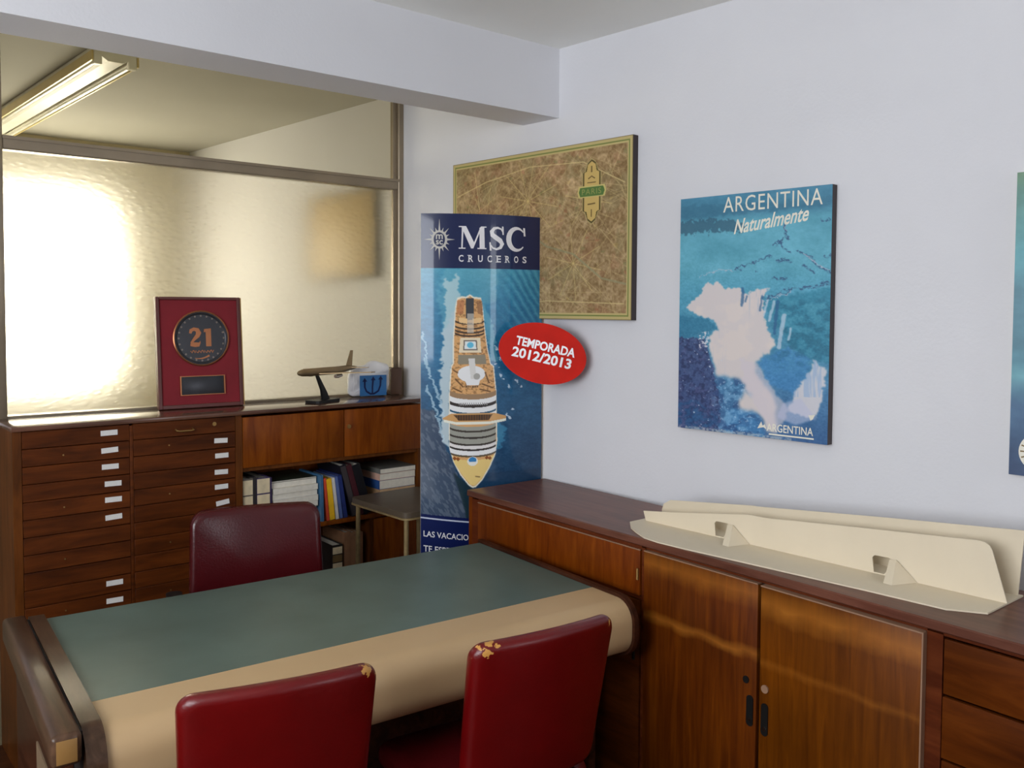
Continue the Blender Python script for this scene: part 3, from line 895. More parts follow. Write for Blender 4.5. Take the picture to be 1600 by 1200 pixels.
for k in range(420):
    cx, cy = rg.rand()*420, rg.rand()*280
    an = rg.choice([0.5, 2.1, 1.2, 2.75])+rg.randn()*0.22; ln = 20+rg.rand()*90
    line(img, MX, MY, [(cx, cy), (cx+ln*math.cos(an), cy+ln*math.sin(an))], 0.7, (192, 170, 118), 0.55)
for (cx, cy, n_, ln) in ((196, 82, 12, 70), (300, 190, 10, 60), (90, 110, 8, 60), (330, 90, 6, 50)):
    for j in range(n_):
        an = 2*PI*j/n_+0.2
        line(img, MX, MY, [(cx, cy), (cx+ln*math.cos(an), cy+ln*math.sin(an))], 1.3, (198, 176, 114), 0.6)
line(img, MX, MY, [(20, 190), (80, 150), (140, 150), (190, 130), (240, 160), (300, 175), (360, 215), (410, 225)], 3.2, (136, 134, 100), 0.7)
for pts in ([(12, 60), (90, 40), (200, 25), (320, 30), (405, 70)], [(20, 240), (120, 262), (240, 250), (405, 255)], [(60, 20), (80, 120), (60, 260)]):
    line(img, MX, MY, pts, 1.6, (204, 186, 130), 0.7)
for k in range(60):
    cx, cy = rg.rand()*400+10, rg.rand()*260+10
    put(img, inpoly(MX, MY, [(cx, cy), (cx+4+rg.rand()*6, cy+rg.randn()*2), (cx+3+rg.rand()*6, cy+3+rg.rand()*5), (cx-1, cy+4)])*0.3, [(96, 108, 58), (158, 84, 58), (186, 160, 92)][k % 3])
dB = np.minimum(np.minimum(MX, 420-MX), np.minimum(MY, 280-MY))
put(img, dB < 10.5, (178, 162, 108)); put(img, (dB > 5.4) & (dB < 7.6), (110, 120, 58)); put(img, dB < 1.2, (120, 104, 66))
# cartouche
cx, cy = 338, 78
def arch(s_, g=0):
    return [(cx-15-g, cy), (cx-15-g, cy-30*s_), (cx-10-g, cy-32*s_), (cx-8, cy-42*s_-g*s_), (cx, cy-47*s_-g*s_), (cx+8, cy-42*s_-g*s_), (cx+10+g, cy-32*s_), (cx+15+g, cy-30*s_), (cx+15+g, cy)]
for s_ in (1, -1):
    put(img, inpoly(MX, MY, arch(s_, 5)), (164, 146, 96)); put(img, inpoly(MX, MY, arch(s_, 3.2)), (78, 66, 28)); put(img, inpoly(MX, MY, arch(s_, 0.2)), (186, 158, 92))
put(img, inpoly(MX, MY, [(cx-27, cy-9), (cx+27, cy-9), (cx+30, cy), (cx+27, cy+9), (cx-27, cy+9), (cx-30, cy)]), (184, 170, 104))
put(img, inpoly(MX, MY, [(cx-24, cy-7), (cx+24, cy-7), (cx+27, cy), (cx+24, cy+7), (cx-24, cy+7), (cx-27, cy)]), (76, 108, 50))
picture('map_sheet', nx, ny, lambda u, v: np.column_stack((-hw+2*hw*u, np.full(u.shape, -0.0306), hh*(1-v))), img, 'map_print', mpo)
fmap = lambda x, y: Vector((-hw+2*hw*x/420, -0.0312, hh*(1-y/280)))
plain('map_gold', (150, 156, 84), rough=0.5)
plain('map_brown', (128, 104, 58), rough=0.5)
shapes_obj('title_lettering', [text_in('PARIS', cx-20, cx+20, cy+4.5, cy-4.5, spacing=1.15)], fmap, 'map_gold', mpo)
shapes_obj('cartouche_ornament', [strip([(cx-7, cy-20), (cx, cy-24), (cx+7, cy-20)], 2), strip([(cx, cy-40), (cx, cy-30)], 3), strip([(cx-8, cy+20), (cx+8, cy+19)], 2.2), strip([(cx, cy+28), (cx, cy+40)], 2), strip([(cx-9, cy-14), (cx+9, cy-14)], 1.6)], fmap, 'map_brown', mpo)

# --- waterfall poster
print_mat('poster_print', rough=0.4, coat=0.15, coat_rough=0.2)
S0, S1, Z0, Z1 = 0.660, 1.222, 1.211, 2.016
po = on_wall('travel_poster', 'blue waterfall travel poster lettered ARGENTINA on the pale wall', 'poster', S0, S1, Z0, Z1)
hw2, hh2 = (S1-S0)/2, Z1-Z0
bx('board', (-hw2, hw2, -0.030, -0.001, 0, hh2), 'board_dark', po)
nx, ny = 300, 440
U, V = np.meshgrid(np.linspace(0, 1, nx), np.linspace(0, 1, ny))
AX = 1068+232*U
yt = 311-0.096*(AX-1070); yb = 667+0.12*(AX-1067)
AY = yt+(yb-yt)*V
img = np.zeros((ny, nx, 3))
stops = [(0, (66, 126, 154)), (0.08, (60, 120, 146)), (0.12, (86, 154, 174)), (0.3, (88, 158, 178)), (0.42, (70, 142, 168)), (0.6, (62, 128, 158)), (0.8, (68, 120, 160)), (1, (54, 92, 138))]
for c in range(3): img[..., c] = np.interp(V, [s_[0] for s_ in stops], [s_[1][c] for s_ in stops])
n1 = fbm(AX, AY, 40, 30, 3); n2 = fbm(AX, AY, 7, 5, 8); n3 = fbm(AX, AY, 3, 2.4, 15, 2)
img += ((n1-0.5)*30)[..., None]+((n2-0.5)*16)[..., None]
n4 = fbm(AX+40, AY+9, 5, 5, 77, 3)
JX, JY = AX+(n2-0.5)*8+(n4-0.5)*9, AY+(n4-0.5)*9+(n3-0.5)*4
# tree lines at the horizon
put(img, blur(inpoly(JX, JY, [(1060, 322), (1140, 318), (1230, 316), (1310, 304), (1310, 320), (1200, 330), (1100, 340), (1060, 342)]), 2)*0.5, (48, 100, 126))
put(img, blur(inpoly(JX, JY+(n3-0.5)*10, [(1060, 349), (1100, 342), (1150, 344), (1176, 352), (1172, 360), (1120, 362), (1060, 366)]), 1)*0.75, (44, 84, 106))
# lower right cliff, darker teal
put(img, blur(inpoly(JX, JY, [(1200, 472), (1240, 460), (1310, 448), (1310, 570), (1275, 560), (1245, 540), (1225, 500)]), 4)*0.55, (34, 116, 142))
put(img, blur(inpoly(JX, JY, [(1200, 566), (1240, 540), (1275, 560), (1270, 590), (1250, 615), (1215, 600)]), 5)*0.7, (60, 124, 176))
# left dark rock
put(img, blur(inpoly(JX, JY, [(1060, 490), (1090, 494), (1118, 496), (1132, 512), (1112, 520), (1060, 530)]), 2)*0.6, (36, 104, 136))
rock = blur(inpoly(JX, JY, [(1060, 528), (1090, 526), (1114, 530), (1122, 560), (1130, 590), (1138, 620), (1140, 650), (1134, 690), (1060, 680)]), 2)
put(img, rock*0.85, (58, 70, 112)); put(img, rock*np.clip((n4-0.45)*5, 0, 0.75), (34, 46, 84)); put(img, rock*np.clip((0.42-n2)*5, 0, 0.5), (86, 92, 134)); put(img, rock*np.clip((n3-0.80)*5, 0, 0.6), (150, 170, 200))
put(img, blur(inpoly(JX, JY, [(1060, 628), (1100, 625), (1136, 650), (1150, 690), (1060, 680)]), 3)*np.clip((n2-0.35)*2, 0, 0.6), (36, 92, 138))
put(img, blur(inpoly(JX, JY, [(1150, 640), (1200, 640), (1212, 690), (1146, 690)]), 4)*0.6, (64, 128, 178))
n5 = fbm(AX+11, AY+70, 12, 9, 101, 4); n6 = fbm(AX, AY, 2.4, 2.0, 113, 2)
low = np.clip((AY-560)/40, 0, 1)*np.clip((1215-AX)/30, 0, 1)*np.clip((AX-1120)/20, 0, 1)
put(img, low*np.clip((n5-0.50)*6, 0, 0.7), (40, 72, 118)); put(img, low*np.clip((0.42-n5)*6, 0, 0.6), (120, 166, 200)); put(img, low*np.clip((n6-0.72)*6, 0, 0.5), (176, 196, 214))
cliff = np.clip((AX-1205)/30, 0, 1)*np.clip((AY-455)/20, 0, 1)*np.clip((600-AY)/60, 0, 1)
put(img, cliff*np.clip((n5-0.48)*5, 0, 0.5), (30, 92, 116)); put(img, cliff*np.clip((0.45-n5)*5, 0, 0.35), (84, 152, 172))
img += ((n6-0.5)*22)[..., None]*np.clip((AY-360)/80, 0.25, 1)[..., None]
# falls and spray
falls = inpoly(JX, JY, [(1080, 478), (1096, 466), (1104, 452), (1115, 441), (1134, 440), (1145, 450), (1169, 449), (1172, 458), (1181, 457), (1205, 450), (1217, 449), (1204, 466), (1206, 496), (1218, 524),
                        (1226, 540), (1196, 566), (1192, 580), (1209, 600), (1224, 624), (1226, 676), (1214, 676), (1203, 645), (1168, 638), (1176, 609), (1188, 618), (1172, 592), (1132, 585), (1120, 540), (1122, 527), (1132, 512), (1130, 499), (1100, 492)])
mist = np.clip((AY-470)/110, 0, 1)
m2_ = np.clip((AY-555)/40, 0, 1)
fb = blur(falls, 2)*(1-mist)+blur(falls, 9)*mist*(1-m2_)+blur(falls, 26)*mist*m2_
put(img, fb, (204, 194, 190))
stk = fbm(AX, AY, 3.2, 40, 91, 3)
put(img, fb*np.clip((stk-0.55)*4, 0, 0.45)*np.clip((AX-1172)/16, 0, 1)*np.clip((500-AY)/40, 0, 1), (120, 150, 184))
put(img, fb*np.clip((stk-0.58)*4, 0, 0.35)*np.clip((1150-AX)/30, 0, 1)*np.clip((AY-500)/30, 0, 1), (130, 160, 196))
put(img, fb*np.clip((n1-0.5)*2.4, 0, 0.2), (176, 176, 188))
put(img, blur(inpoly(JX, JY, [(1170, 560), (1196, 566), (1230, 620), (1246, 640), (1226, 676), (1206, 650), (1176, 600)]), 7)*0.65, (196, 188, 196))
f2 = inpoly(JX, JY, [(1280, 561), (1290, 572), (1297, 574), (1294, 611), (1284, 652), (1262, 650), (1243, 641), (1250, 630), (1254, 605), (1271, 585)])
put(img, blur(f2, 4)*0.92, (200, 196, 200)); put(img, blur(f2, 2)*np.clip((stk-0.5)*4, 0, 0.5)*(AY < 620), (120, 156, 196))
put(img, blur(inpoly(AX, AY, [(1236, 630), (1262, 622), (1284, 654), (1256, 664), (1228, 652)]), 7)*0.6, (176, 180, 204))
for x0, y0, x1, y1, wd in ((1236, 492, 1229, 542, 6), (1246, 512, 1243, 530, 3), (1221, 470, 1214, 500, 4), (1211, 466, 1206, 492, 3)):
    put(img, blur(np.clip(wd/2+0.5-linedist(AX+(n4-0.5)*2.5, AY, [(x0, y0), (x1, y1)]), 0, 1), 1)*0.7, (186, 198, 212))
for x0, y0, x1, y1, wd in ((1173, 450, 1172, 476, 4.5), (1179, 462, 1177, 470, 3), (1203, 462, 1200, 484, 3.5), (1226, 470, 1222, 520, 5)):
    put(img, blur(np.clip(wd/2+0.5-linedist(AX+(n4-0.5)*3, AY, [(x0, y0), (x1, y1)]), 0, 1), 1)*0.7, (36, 84, 128))
# islets in the river
for pts in ([(1234, 350), (1236, 362), (1240, 368), (1228, 378), (1232, 386), (1244, 394)], [(1256, 393), (1272, 402), (1282, 415), (1300, 426)], [(1162, 420), (1180, 412), (1200, 406), (1214, 398)], [(1204, 466), (1226, 460), (1250, 450), (1276, 448), (1300, 441)],
            [(1218, 382), (1226, 378)], [(1224, 408), (1236, 405), (1246, 409)], [(1262, 414), (1276, 424)], [(1218, 434), (1238, 435)], [(1192, 424), (1196, 424)], [(1288, 346), (1296, 344)], [(1290, 400), (1298, 398)]):
    put(img, np.clip(2.0-linedist(JX, JY, pts)*0.9, 0, 1)*np.clip((n3-0.25)*3, 0.2, 0.9), (48, 82, 118))
for pts in ([(1236, 346), (1236, 360)], [(1262, 396), (1290, 418), (1300, 424)], [(1102, 432), (1130, 420), (1158, 423)], [(1200, 472), (1218, 466), (1246, 454)]):
    line(img, JX, JY, pts, 1.2, (178, 176, 190), 0.8)
# scattered foam specks
put(img, (fbm(AX, AY, 4, 3, 51, 2) > 0.87)*(AY > 520)*(AX < 1150)*0.8, (196, 208, 222))
put(img, blur(inpoly(AX, AY, [(1100, 520), (1118, 516), (1122, 540), (1104, 546)]), 2)*np.clip((n3-0.45)*5, 0, 0.9), (206, 206, 212))
# pale printed strip along the lower edge
put(img, np.clip((AY-(yb-6))/3, 0, 1)*np.clip((n3-0.35)*3, 0, 0.6)*(AX < 1250), (186, 190, 190))
picture('poster_sheet', nx, ny, lambda u, v: np.column_stack((-hw2+2*hw2*u, np.full(u.shape, -0.0306), hh2*(1-v))), img, 'poster_print', po)
# lettering laid out on the sheet (poster units: left edge 0, right edge 1; 0 top, 1 bottom)
fuv = lambda u, v: Vector((-hw2+2*hw2*u, -0.0312, hh2*(1-v)))
shapes_obj('title_lettering', [text_in('ARGENTINA', 0.310, 0.945, 0.074, 0.010, offset=0.0, spacing=1.08)], fuv, 'cream_print', po)
V_, F_ = text2d('Naturalmente', shear=0.35, offset=0.018)
V_ = fit(V_, 0.385, 0.865, 0.150, 0.090); V_[:, 1] -= (V_[:, 0]-0.385)*0.075
V_[:, 1] += 0.018
shapes_obj('script_lettering', [(V_, F_)], fuv, 'cream_print', po)
shapes_obj('foot_lettering', [text_in('ARGENTINA', 0.625, 0.915, 0.972, 0.940, offset=0.01)], fuv, 'cream_print', po)
shapes_obj('foot_mark', [polyshape([(0.565, 0.965), (0.59, 0.935), (0.60, 0.952), (0.612, 0.945), (0.625, 0.965), (0.605, 0.958)]), polyshape([(0.885, 0.892), (0.925, 0.888), (0.912, 0.906), (0.898, 0.912)]),
                         strip([(0.64, 0.983), (0.92, 0.983)], 0.006)], fuv, 'cream_print', po)

# --- second poster at the frame edge
S0, S1, Z0, Z1 = 1.735, 2.297, 1.190, 1.998
p2 = on_wall('shell_poster', 'teal poster with a round shell mark, cut by the right picture edge', 'poster', S0, S1, Z0, Z1)
bx('board', (-hw2, hw2, -0.020, -0.001, 0, Z1-Z0), 'board_pale', p2)
nx, ny = 120, 170
U, V = np.meshgrid(np.linspace(0, 1, nx), np.linspace(0, 1, ny))
img = np.zeros((ny, nx, 3))
stops = [(0, (96, 128, 92)), (0.08, (70, 120, 110)), (0.25, (62, 140, 150)), (0.4, (44, 104, 122)), (0.62, (50, 112, 130)), (0.68, (86, 146, 158)), (0.78, (46, 86, 120)), (1, (44, 66, 100))]
for c in range(3): img[..., c] = np.interp(V+0.05*(fbm(U*100, V*140, 30, 20, 6)-0.5), [s_[0] for s_ in stops], [s_[1][c] for s_ in stops])
img += ((fbm(U*100, V*140, 9, 6, 12)-0.5)*34)[..., None]
picture('poster_sheet', nx, ny, lambda u, v: np.column_stack((-hw2+2*hw2*u, np.full(u.shape, -0.0206), (Z1-Z0)*(1-v))), img, 'poster_print', p2)
fs2 = lambda x, y: Vector((-hw2+0.075+x, -0.0212, 0.066+y))
shapes_obj('shell_disc', [polyshape([(0.052*math.cos(2*PI*k/36), 0.052*math.sin(2*PI*k/36)) for k in range(36)])], fs2, 'cream_print', p2)
fs3 = lambda x, y: Vector((-hw2+0.075+x, -0.0218, 0.066+y))
shapes_obj('shell_ribs', [strip([(0.008*math.cos(a), 0.008*math.sin(a)), (0.048*math.cos(a), 0.048*math.sin(a))], [0.001, 0.004]) for a in [2*PI*k/18 for k in range(18)]], fs3, 'map_brown', p2)

# ------------------------------------------------------------------ cruise banner (curved totem)
print_mat('banner_print', rough=0.30, coat=0.55, coat_rough=0.05)
M['banner_print'].node_tree.nodes['Principled BSDF'].inputs['Specular IOR Level'].default_value = 0.25
BA = Vector((1.985, 2.945, 0)); BBp = Vector((2.452, 2.752, 0))
bd = (BBp-BA).normalized(); blen = (BBp-BA).length
bn = Vector((bd.y, -bd.x, 0))       # towards the viewer
if bn.y > 0: bn = -bn
bmid = (BA+BBp)/2
bang = math.atan2(bd.y, bd.x)
ban = thing('banner_totem', 'tall curved cruise banner with ship photo and MSC lettering', 'banner', (bmid.x, bmid.y, 0), bang)
SAG = 0.055
def bdepth(t): return SAG*(1-(2*t-1)**2)
ZTOP = 2.0
def b_front(t, z, off=0.0):
    return Vector((-blen/2+blen*t, -bdepth(t)-off, z))
KZ = 3.56/1401
def zY(Y): return ZTOP-(Y-336)*KZ
def bmap(off):
    return lambda X, Y: b_front((X-657)/193.0, zY(Y), off)
# shell of the totem
bm = B()
fr_, bk_ = [], []
for i in range(25):
    t = i/24
    fr_.append((-blen/2+blen*t, -bdepth(t)+0.001)); bk_.append((-blen/2+blen*t, 0.030*(1-(2*t-1)**2)+0.003))
prism(bm, fr_+bk_[::-1], lambda x, y, d: Vector((x, y, d)), ZTOP)
obj('totem_shell', bm, 'banner_card', ban, smooth=True)
# the print
nx = 290; Ybot = 336+ZTOP/KZ
vrow = np.concatenate((np.linspace(0, (880-336)/(Ybot-336), 780), np.linspace((890-336)/(Ybot-336), 1, 20))); ny = len(vrow)
U, V = np.meshgrid(np.linspace(0, 1, nx), vrow)
PX, PY = 657+193*U, 336+(Ybot-336)*V
img = np.zeros((ny, nx, 3))
n1 = fbm(PX, PY, 46, 30, 3); n2 = fbm(PX, PY, 10, 5, 8); n3 = fbm(PX, PY, 3, 2, 15, 2)
stops = [(336, (30, 110, 152)), (420, (66, 142, 168)), (470, (44, 120, 156)), (560, (32, 98, 138)), (640, (26, 76, 112)), (740, (24, 62, 94)), (1200, (24, 56, 88))]
for c in range(3): img[..., c] = np.interp(PY, [s_[0] for s_ in stops], [s_[1][c] for s_ in stops])
img += ((n1-0.5)*20)[..., None]+((n2-0.5)*26)[..., None]+((n3-0.5)*16)[..., None]
# wake ripples on the right
rip = np.sin((PY-0.55*(PX-700)-0.004*(PX-700)**2)/3.4+n1*6)
put(img, np.clip(rip-0.2, 0, 1)*np.clip((PX-765)/40, 0, 1)*np.clip((600-PY)/120, 0, 1)*0.5, (98, 168, 192))
put(img, np.clip(-rip-0.3, 0, 1)*np.clip((PX-765)/40, 0, 1)*np.clip((600-PY)/120, 0, 1)*0.45, (18, 74, 124))
# lower-left glittering grey water
JX, JY = PX+(n2-0.5)*14, PY+(n2-0.5)*14
gr = blur(inpoly(JX, JY, [(640, 640), (676, 640), (690, 690), (706, 730), (725, 790), (732, 870), (640, 870)]), 5)
put(img, gr*0.9, (62, 74, 94)); put(img, gr*np.clip((fbm(PX-PY*0.5, PY, 3, 7, 61, 2)-0.5)*4, 0, 0.5), (112, 122, 136))
put(img, blur(inpoly(PX, PY, [(704, 738), (733, 764), (745, 770), (760, 870), (728, 870), (722, 800)]), 3)*0.85, (24, 44, 52))
put(img, blur(inpoly(PX, PY, [(752, 740), (850, 740), (850, 870), (736, 870), (735, 764)]), 5)*0.5, (24, 50, 76))
# wake foam
put(img, blur(inpoly(JX, JY, [(690, 440), (712, 430), (712, 480), (704, 560), (699, 640), (700, 700), (688, 690), (684, 600), (690, 520)]), 3)*0.85, (196, 206, 208))
put(img, blur(inpoly(JX, JY, [(692, 420), (776, 420), (766, 470), (748, 480), (706, 480), (690, 520), (680, 470)]), 7)*0.35, (130, 186, 196))
put(img, blur(inpoly(JX, JY, [(748, 476), (762, 500), (772, 560), (762, 566), (752, 520)]), 3)*0.55, (116, 176, 192))
put(img, blur(inpoly(JX, JY, [(770, 660), (786, 668), (784, 690), (770, 705)]), 3)*0.6, (70, 146, 180))
for pts in ([(662, 560), (672, 590), (682, 620), (690, 650)], [(664, 600), (678, 640), (690, 690)], [(660, 520), (668, 570)]):
    put(img, np.clip(2.2-linedist(JX, JY, pts), 0, 1)*0.7, (178, 200, 212))
for (cx, cy) in ((770, 545), (775, 560), (780, 590), (792, 606), (796, 640), (806, 598), (812, 606), (772, 572), (790, 652)):
    put(img, np.clip(2.6-np.hypot(JX-cx, (JY-cy)*0.8), 0, 1)*0.85, (206, 216, 226))
# the ship seen from above, bow down
hull = [(709, 466), (716, 463), (722, 464), (728, 460), (734, 464), (745, 465), (748, 480), (751, 510), (756, 545), (761, 568), (766, 572), (770, 610), (771, 650), (772, 690), (769, 712), (760, 732), (748, 752), (738, 762), (733, 763), (727, 759), (714, 742), (704, 722), (698, 700), (697, 650), (698, 600), (700, 572), (703, 566), (703, 530), (705, 500), (706, 480)]
hm = inpoly(PX, PY, hull)
put(img, blur(hm, 1), (222, 214, 196))
def inner(k):
    cx_, cy_ = 734, 620
    return [(cx_+(x-cx_)*k, cy_+(y-cy_)*(1-(1-k)*0.35)) for x, y in hull]
put(img, inpoly(PX, PY, inner(0.95)), (206, 158, 104))
put(img, inpoly(PX, PY, inner(0.95))*np.clip((n3-0.55)*5, 0, 0.6)*(PY < 625), (120, 84, 52))
# aft decks
put(img, inpoly(PX, PY, [(722, 466), (734, 466), (734, 500), (722, 500)]), (58, 62, 66))
put(img, inpoly(PX, PY, [(709, 470), (720, 470), (718, 490), (709, 492)])*0.6, (170, 104, 70)); put(img, inpoly(PX, PY, [(738, 470), (747, 470), (748, 492), (740, 490)])*0.6, (120, 80, 54))
for yy in (500, 508, 514, 519):
    put(img, np.clip(1.8-np.abs(PY-(yy+6*np.sqrt(np.clip(1-((PX-728)/23.0)**2, 0, 1)))), 0, 1)*(np.abs(PX-728) < 22), (62, 50, 44))
put(img, inpoly(PX, PY, [(711, 496), (724, 498), (724, 506), (712, 504)]), (222, 184, 132)); put(img, inpoly(PX, PY, [(732, 498), (746, 496), (746, 504), (732, 506)]), (222, 184, 132))
put(img, inpoly(PX, PY, [(724, 490), (734, 490), (734, 520), (724, 520)])*0.7, (196, 188, 176))
# pool deck
put(img, inpoly(PX, PY, [(714, 528), (744, 528), (746, 551), (712, 551)]), (226, 206, 178))
put(img, inpoly(PX, PY, [(719, 531), (739, 531), (740, 547), (718, 547)]), (120, 110, 100))
put(img, inpoly(PX, PY, [(721, 533), (737, 533), (738, 545), (720, 545)]), (214, 222, 222))
put(img, np.clip(5.5-np.hypot(PX-729, (PY-539)*1.1), 0, 1), (92, 176, 206))
put(img, inpoly(PX, PY, [(711, 554), (752, 554), (754, 569), (711, 569)]), (136, 128, 110))
put(img, np.hypot((PX-731)/21.0, (PY-584)/13.0) < 1, (226, 222, 222))
put(img, inpoly(PX, PY, [(726, 560), (736, 560), (738, 592), (730, 592)]), (206, 204, 200)); put(img, np.hypot(PX-739, PY-588) < 5, (160, 158, 152))
put(img, inpoly(PX, PY, [(721, 594), (744, 594), (742, 602), (724, 602)]), (232, 228, 226))
put(img, (np.abs(PX-732) < 9)*(np.abs(PY-604) < 1.5)*(np.sin(PX*2.2) > 0), (40, 40, 44))
for (x0, y0, x1, y1) in ((704, 578, 710, 582), (707, 592, 718, 604), (748, 600, 764, 606), (752, 582, 758, 598), (704, 606, 716, 612), (744, 608, 760, 612)):
    line(img, PX, PY, [(x0, y0), (x1, y1)], 2, (104, 72, 46))
# tiers of cabins, curved towards the bow
def tier(y0, y1, col):
    bow = 9*np.sqrt(np.clip(1-((PX-734)/37.0)**2, 0, 1))-9
    put(img, ((PY-bow*1.0) > y0) & ((PY-bow) <= y1) & (np.abs(PX-734) < 35.5) & hm, col)
for (y0, y1, col) in ((612, 620, (150, 120, 90)), (620, 628, (226, 224, 226)), (628, 633, (52, 46, 44)), (633, 641, (224, 224, 228)), (641, 644, (38, 84, 110)), (644, 650, (228, 226, 228)), (650, 657, (96, 70, 46)),
                      (663, 669, (150, 150, 140)), (669, 672, (60, 54, 48)), (672, 679, (148, 148, 138)), (679, 682, (56, 50, 46)), (682, 690, (150, 150, 140)), (690, 693, (58, 52, 48)), (693, 698, (214, 210, 208)), (698, 701, (50, 44, 42)), (701, 708, (230, 228, 228)), (708, 711, (92, 80, 62))):
    tier(y0+4, y1+4, col)
put(img, (np.abs(PX-734) < 22)*(np.abs(PY-631) < 2.0)*(np.sin(PX*1.9) > 0.2), (150, 148, 146))
# bridge wings
put(img, inpoly(PX, PY, [(688, 653), (700, 646), (768, 646), (786, 651), (786, 658), (760, 661), (708, 661), (690, 657)]), (196, 150, 96))
put(img, inpoly(PX, PY, [(690, 655), (708, 659), (760, 659), (786, 655), (786, 659), (760, 663), (708, 663), (690, 659)]), (236, 226, 206))
put(img, inpoly(PX, PY, [(704, 648), (764, 648), (758, 657), (712, 657)]), (98, 66, 40)); put(img, inpoly(PX, PY, [(704, 648), (764, 648), (758, 657), (712, 657)])*(np.sin(PX*1.6) > 0.4), (60, 46, 36))
# foredeck
fd = [(702, 713), (716, 718), (734, 720), (752, 718), (767, 712), (758, 732), (746, 750), (737, 759), (730, 758), (716, 740), (706, 724)]
put(img, inpoly(PX, PY, fd), (226, 192, 122))
put(img, np.hypot(PX-733, (PY-721)*1.1) < 8, (226, 222, 212)); put(img, (np.hypot(PX-733, (PY-719)*1.3) < 6) & (PY < 722), (50, 122, 178))
for (cx_, cy_) in ((706, 716), (711, 717), (755, 716), (760, 717)): put(img, np.abs(PX-cx_)+np.abs(PY-cy_) < 3.2, (134, 74, 36))
line(img, PX, PY, [(738, 745), (744, 746)], 1.6, (120, 92, 56))
# flat colour fields
put(img, PY < 420, (24, 34, 72))
edge = 803+(PX-657)*0.11
put(img, PY > edge, (14, 26, 74))
put(img, np.clip(1.6-np.abs(PY-(edge+6)), 0, 1), (200, 206, 220))
put(img, PY > 1070, (20, 34, 84))
def fban(u, v):
    return np.column_stack((-blen/2+blen*u, -(SAG*(1-(2*u-1)**2))-0.0008, ZTOP*(1-v)))
picture('banner_sheet', nx, ny, fban, img, 'banner_print', ban, vrow)
# lettering
fL = bmap(0.0022)
def serif_M(x0, x1, y0, y1):
    W_ = x1-x0; H_ = y1-y0
    px = lambda a, b_: (x0+a*W_, y0+b_*H_)
    s = [polyshape([px(0.08, 0), px(0.26, 0), px(0.56, 0.74), px(0.50, 0.98), px(0.44, 0.98)]),     # left diagonal
         polyshape([px(0.78, 0.02), px(0.84, 0.02), px(0.52, 0.98), px(0.46, 0.98)]),                # right diagonal (thin)
         polyshape([px(0.11, 0.04), px(0.17, 0.10), px(0.14, 0.96), px(0.09, 0.96)]),                # left stem
         polyshape([px(0.74, 0.06), px(0.92, 0.02), px(0.94, 0.97), px(0.75, 0.97)]),                # right stem
         polyshape([px(0.0, 0), px(0.22, 0), px(0.22, 0.05), px(0.0, 0.05)]), polyshape([px(0.80, 0), px(1.0, 0), px(1.0, 0.05), px(0.80, 0.05)]),
         polyshape([px(0.0, 0.95), px(0.24, 0.95), px(0.24, 1), px(0.0, 1)]), polyshape([px(0.67, 0.95), px(1.0, 0.95), px(1.0, 1), px(0.67, 1)])]
    return s
def arcpts(cx_, cy_, rx, ry, a0, a1, n=14):
    return [(cx_+rx*math.cos(math.radians(a0+(a1-a0)*k/n)), cy_+ry*math.sin(math.radians(a0+(a1-a0)*k/n))) for k in range(n+1)]
def serif_S(x0, x1, y0, y1):
    W_ = x1-x0; H_ = y1-y0
    pts = [(0.86, 0.24), (0.76, 0.11), (0.56, 0.06), (0.34, 0.09), (0.20, 0.22), (0.24, 0.36), (0.46, 0.47), (0.70, 0.58), (0.82, 0.72), (0.72, 0.87), (0.48, 0.94), (0.26, 0.89), (0.12, 0.74)]
    ws = [0.05, 0.09, 0.12, 0.17, 0.24, 0.27, 0.28, 0.28, 0.25, 0.18, 0.12, 0.09, 0.05]
    return [strip([(x0+a*W_, y0+b_*H_) for a, b_ in pts], [k*W_ for k in ws]),
            polyshape([(x0+0.80*W_, y0), (x0+0.90*W_, y0), (x0+0.92*W_, y0+0.34*H_), (x0+0.84*W_, y0+0.34*H_)]), polyshape([(x0+0.06*W_, y0+0.66*H_), (x0+0.14*W_, y0+0.66*H_), (x0+0.20*W_, y1), (x0+0.08*W_, y1)])]
def serif_C(x0, x1, y0, y1):
    W_ = x1-x0; H_ = y1-y0
    pts = arcpts(0.54, 0.5, 0.42, 0.45, -42, -318, 22)
    ws = [0.05+0.20*max(0.0, math.sin(PI*k/22))**1.3 for k in range(23)]
    return [strip([(x0+a*W_, y0+b_*H_) for a, b_ in pts], [k*W_ for k in ws]), polyshape([(x0+0.84*W_, y0+0.02*H_), (x0+0.94*W_, y0+0.02*H_), (x0+0.97*W_, y0+0.36*H_), (x0+0.88*W_, y0+0.36*H_)])]
shapes_obj('brand_lettering', serif_M(711, 753, 355, 390)+serif_S(756, 783, 354, 392)+serif_C(785, 819, 354, 392), fL, 'white_print', ban)
cs = []
for k, ch in enumerate('CRUCEROS'):
    x0 = 711+k*14.55
    V_, F_ = text2d(ch, offset=0.02)
    cs.append((fit(V_, x0, x0+7.2, 410, 399.5), F_))
    if ch in 'RE':
        cs += [strip([(x0-1.3, 409.6), (x0+2.6, 409.6)], 1.1), strip([(x0-1.3, 400), (x0+2, 400)], 1.1)]
shapes_obj('line_lettering', cs, fL, 'white_print', ban)
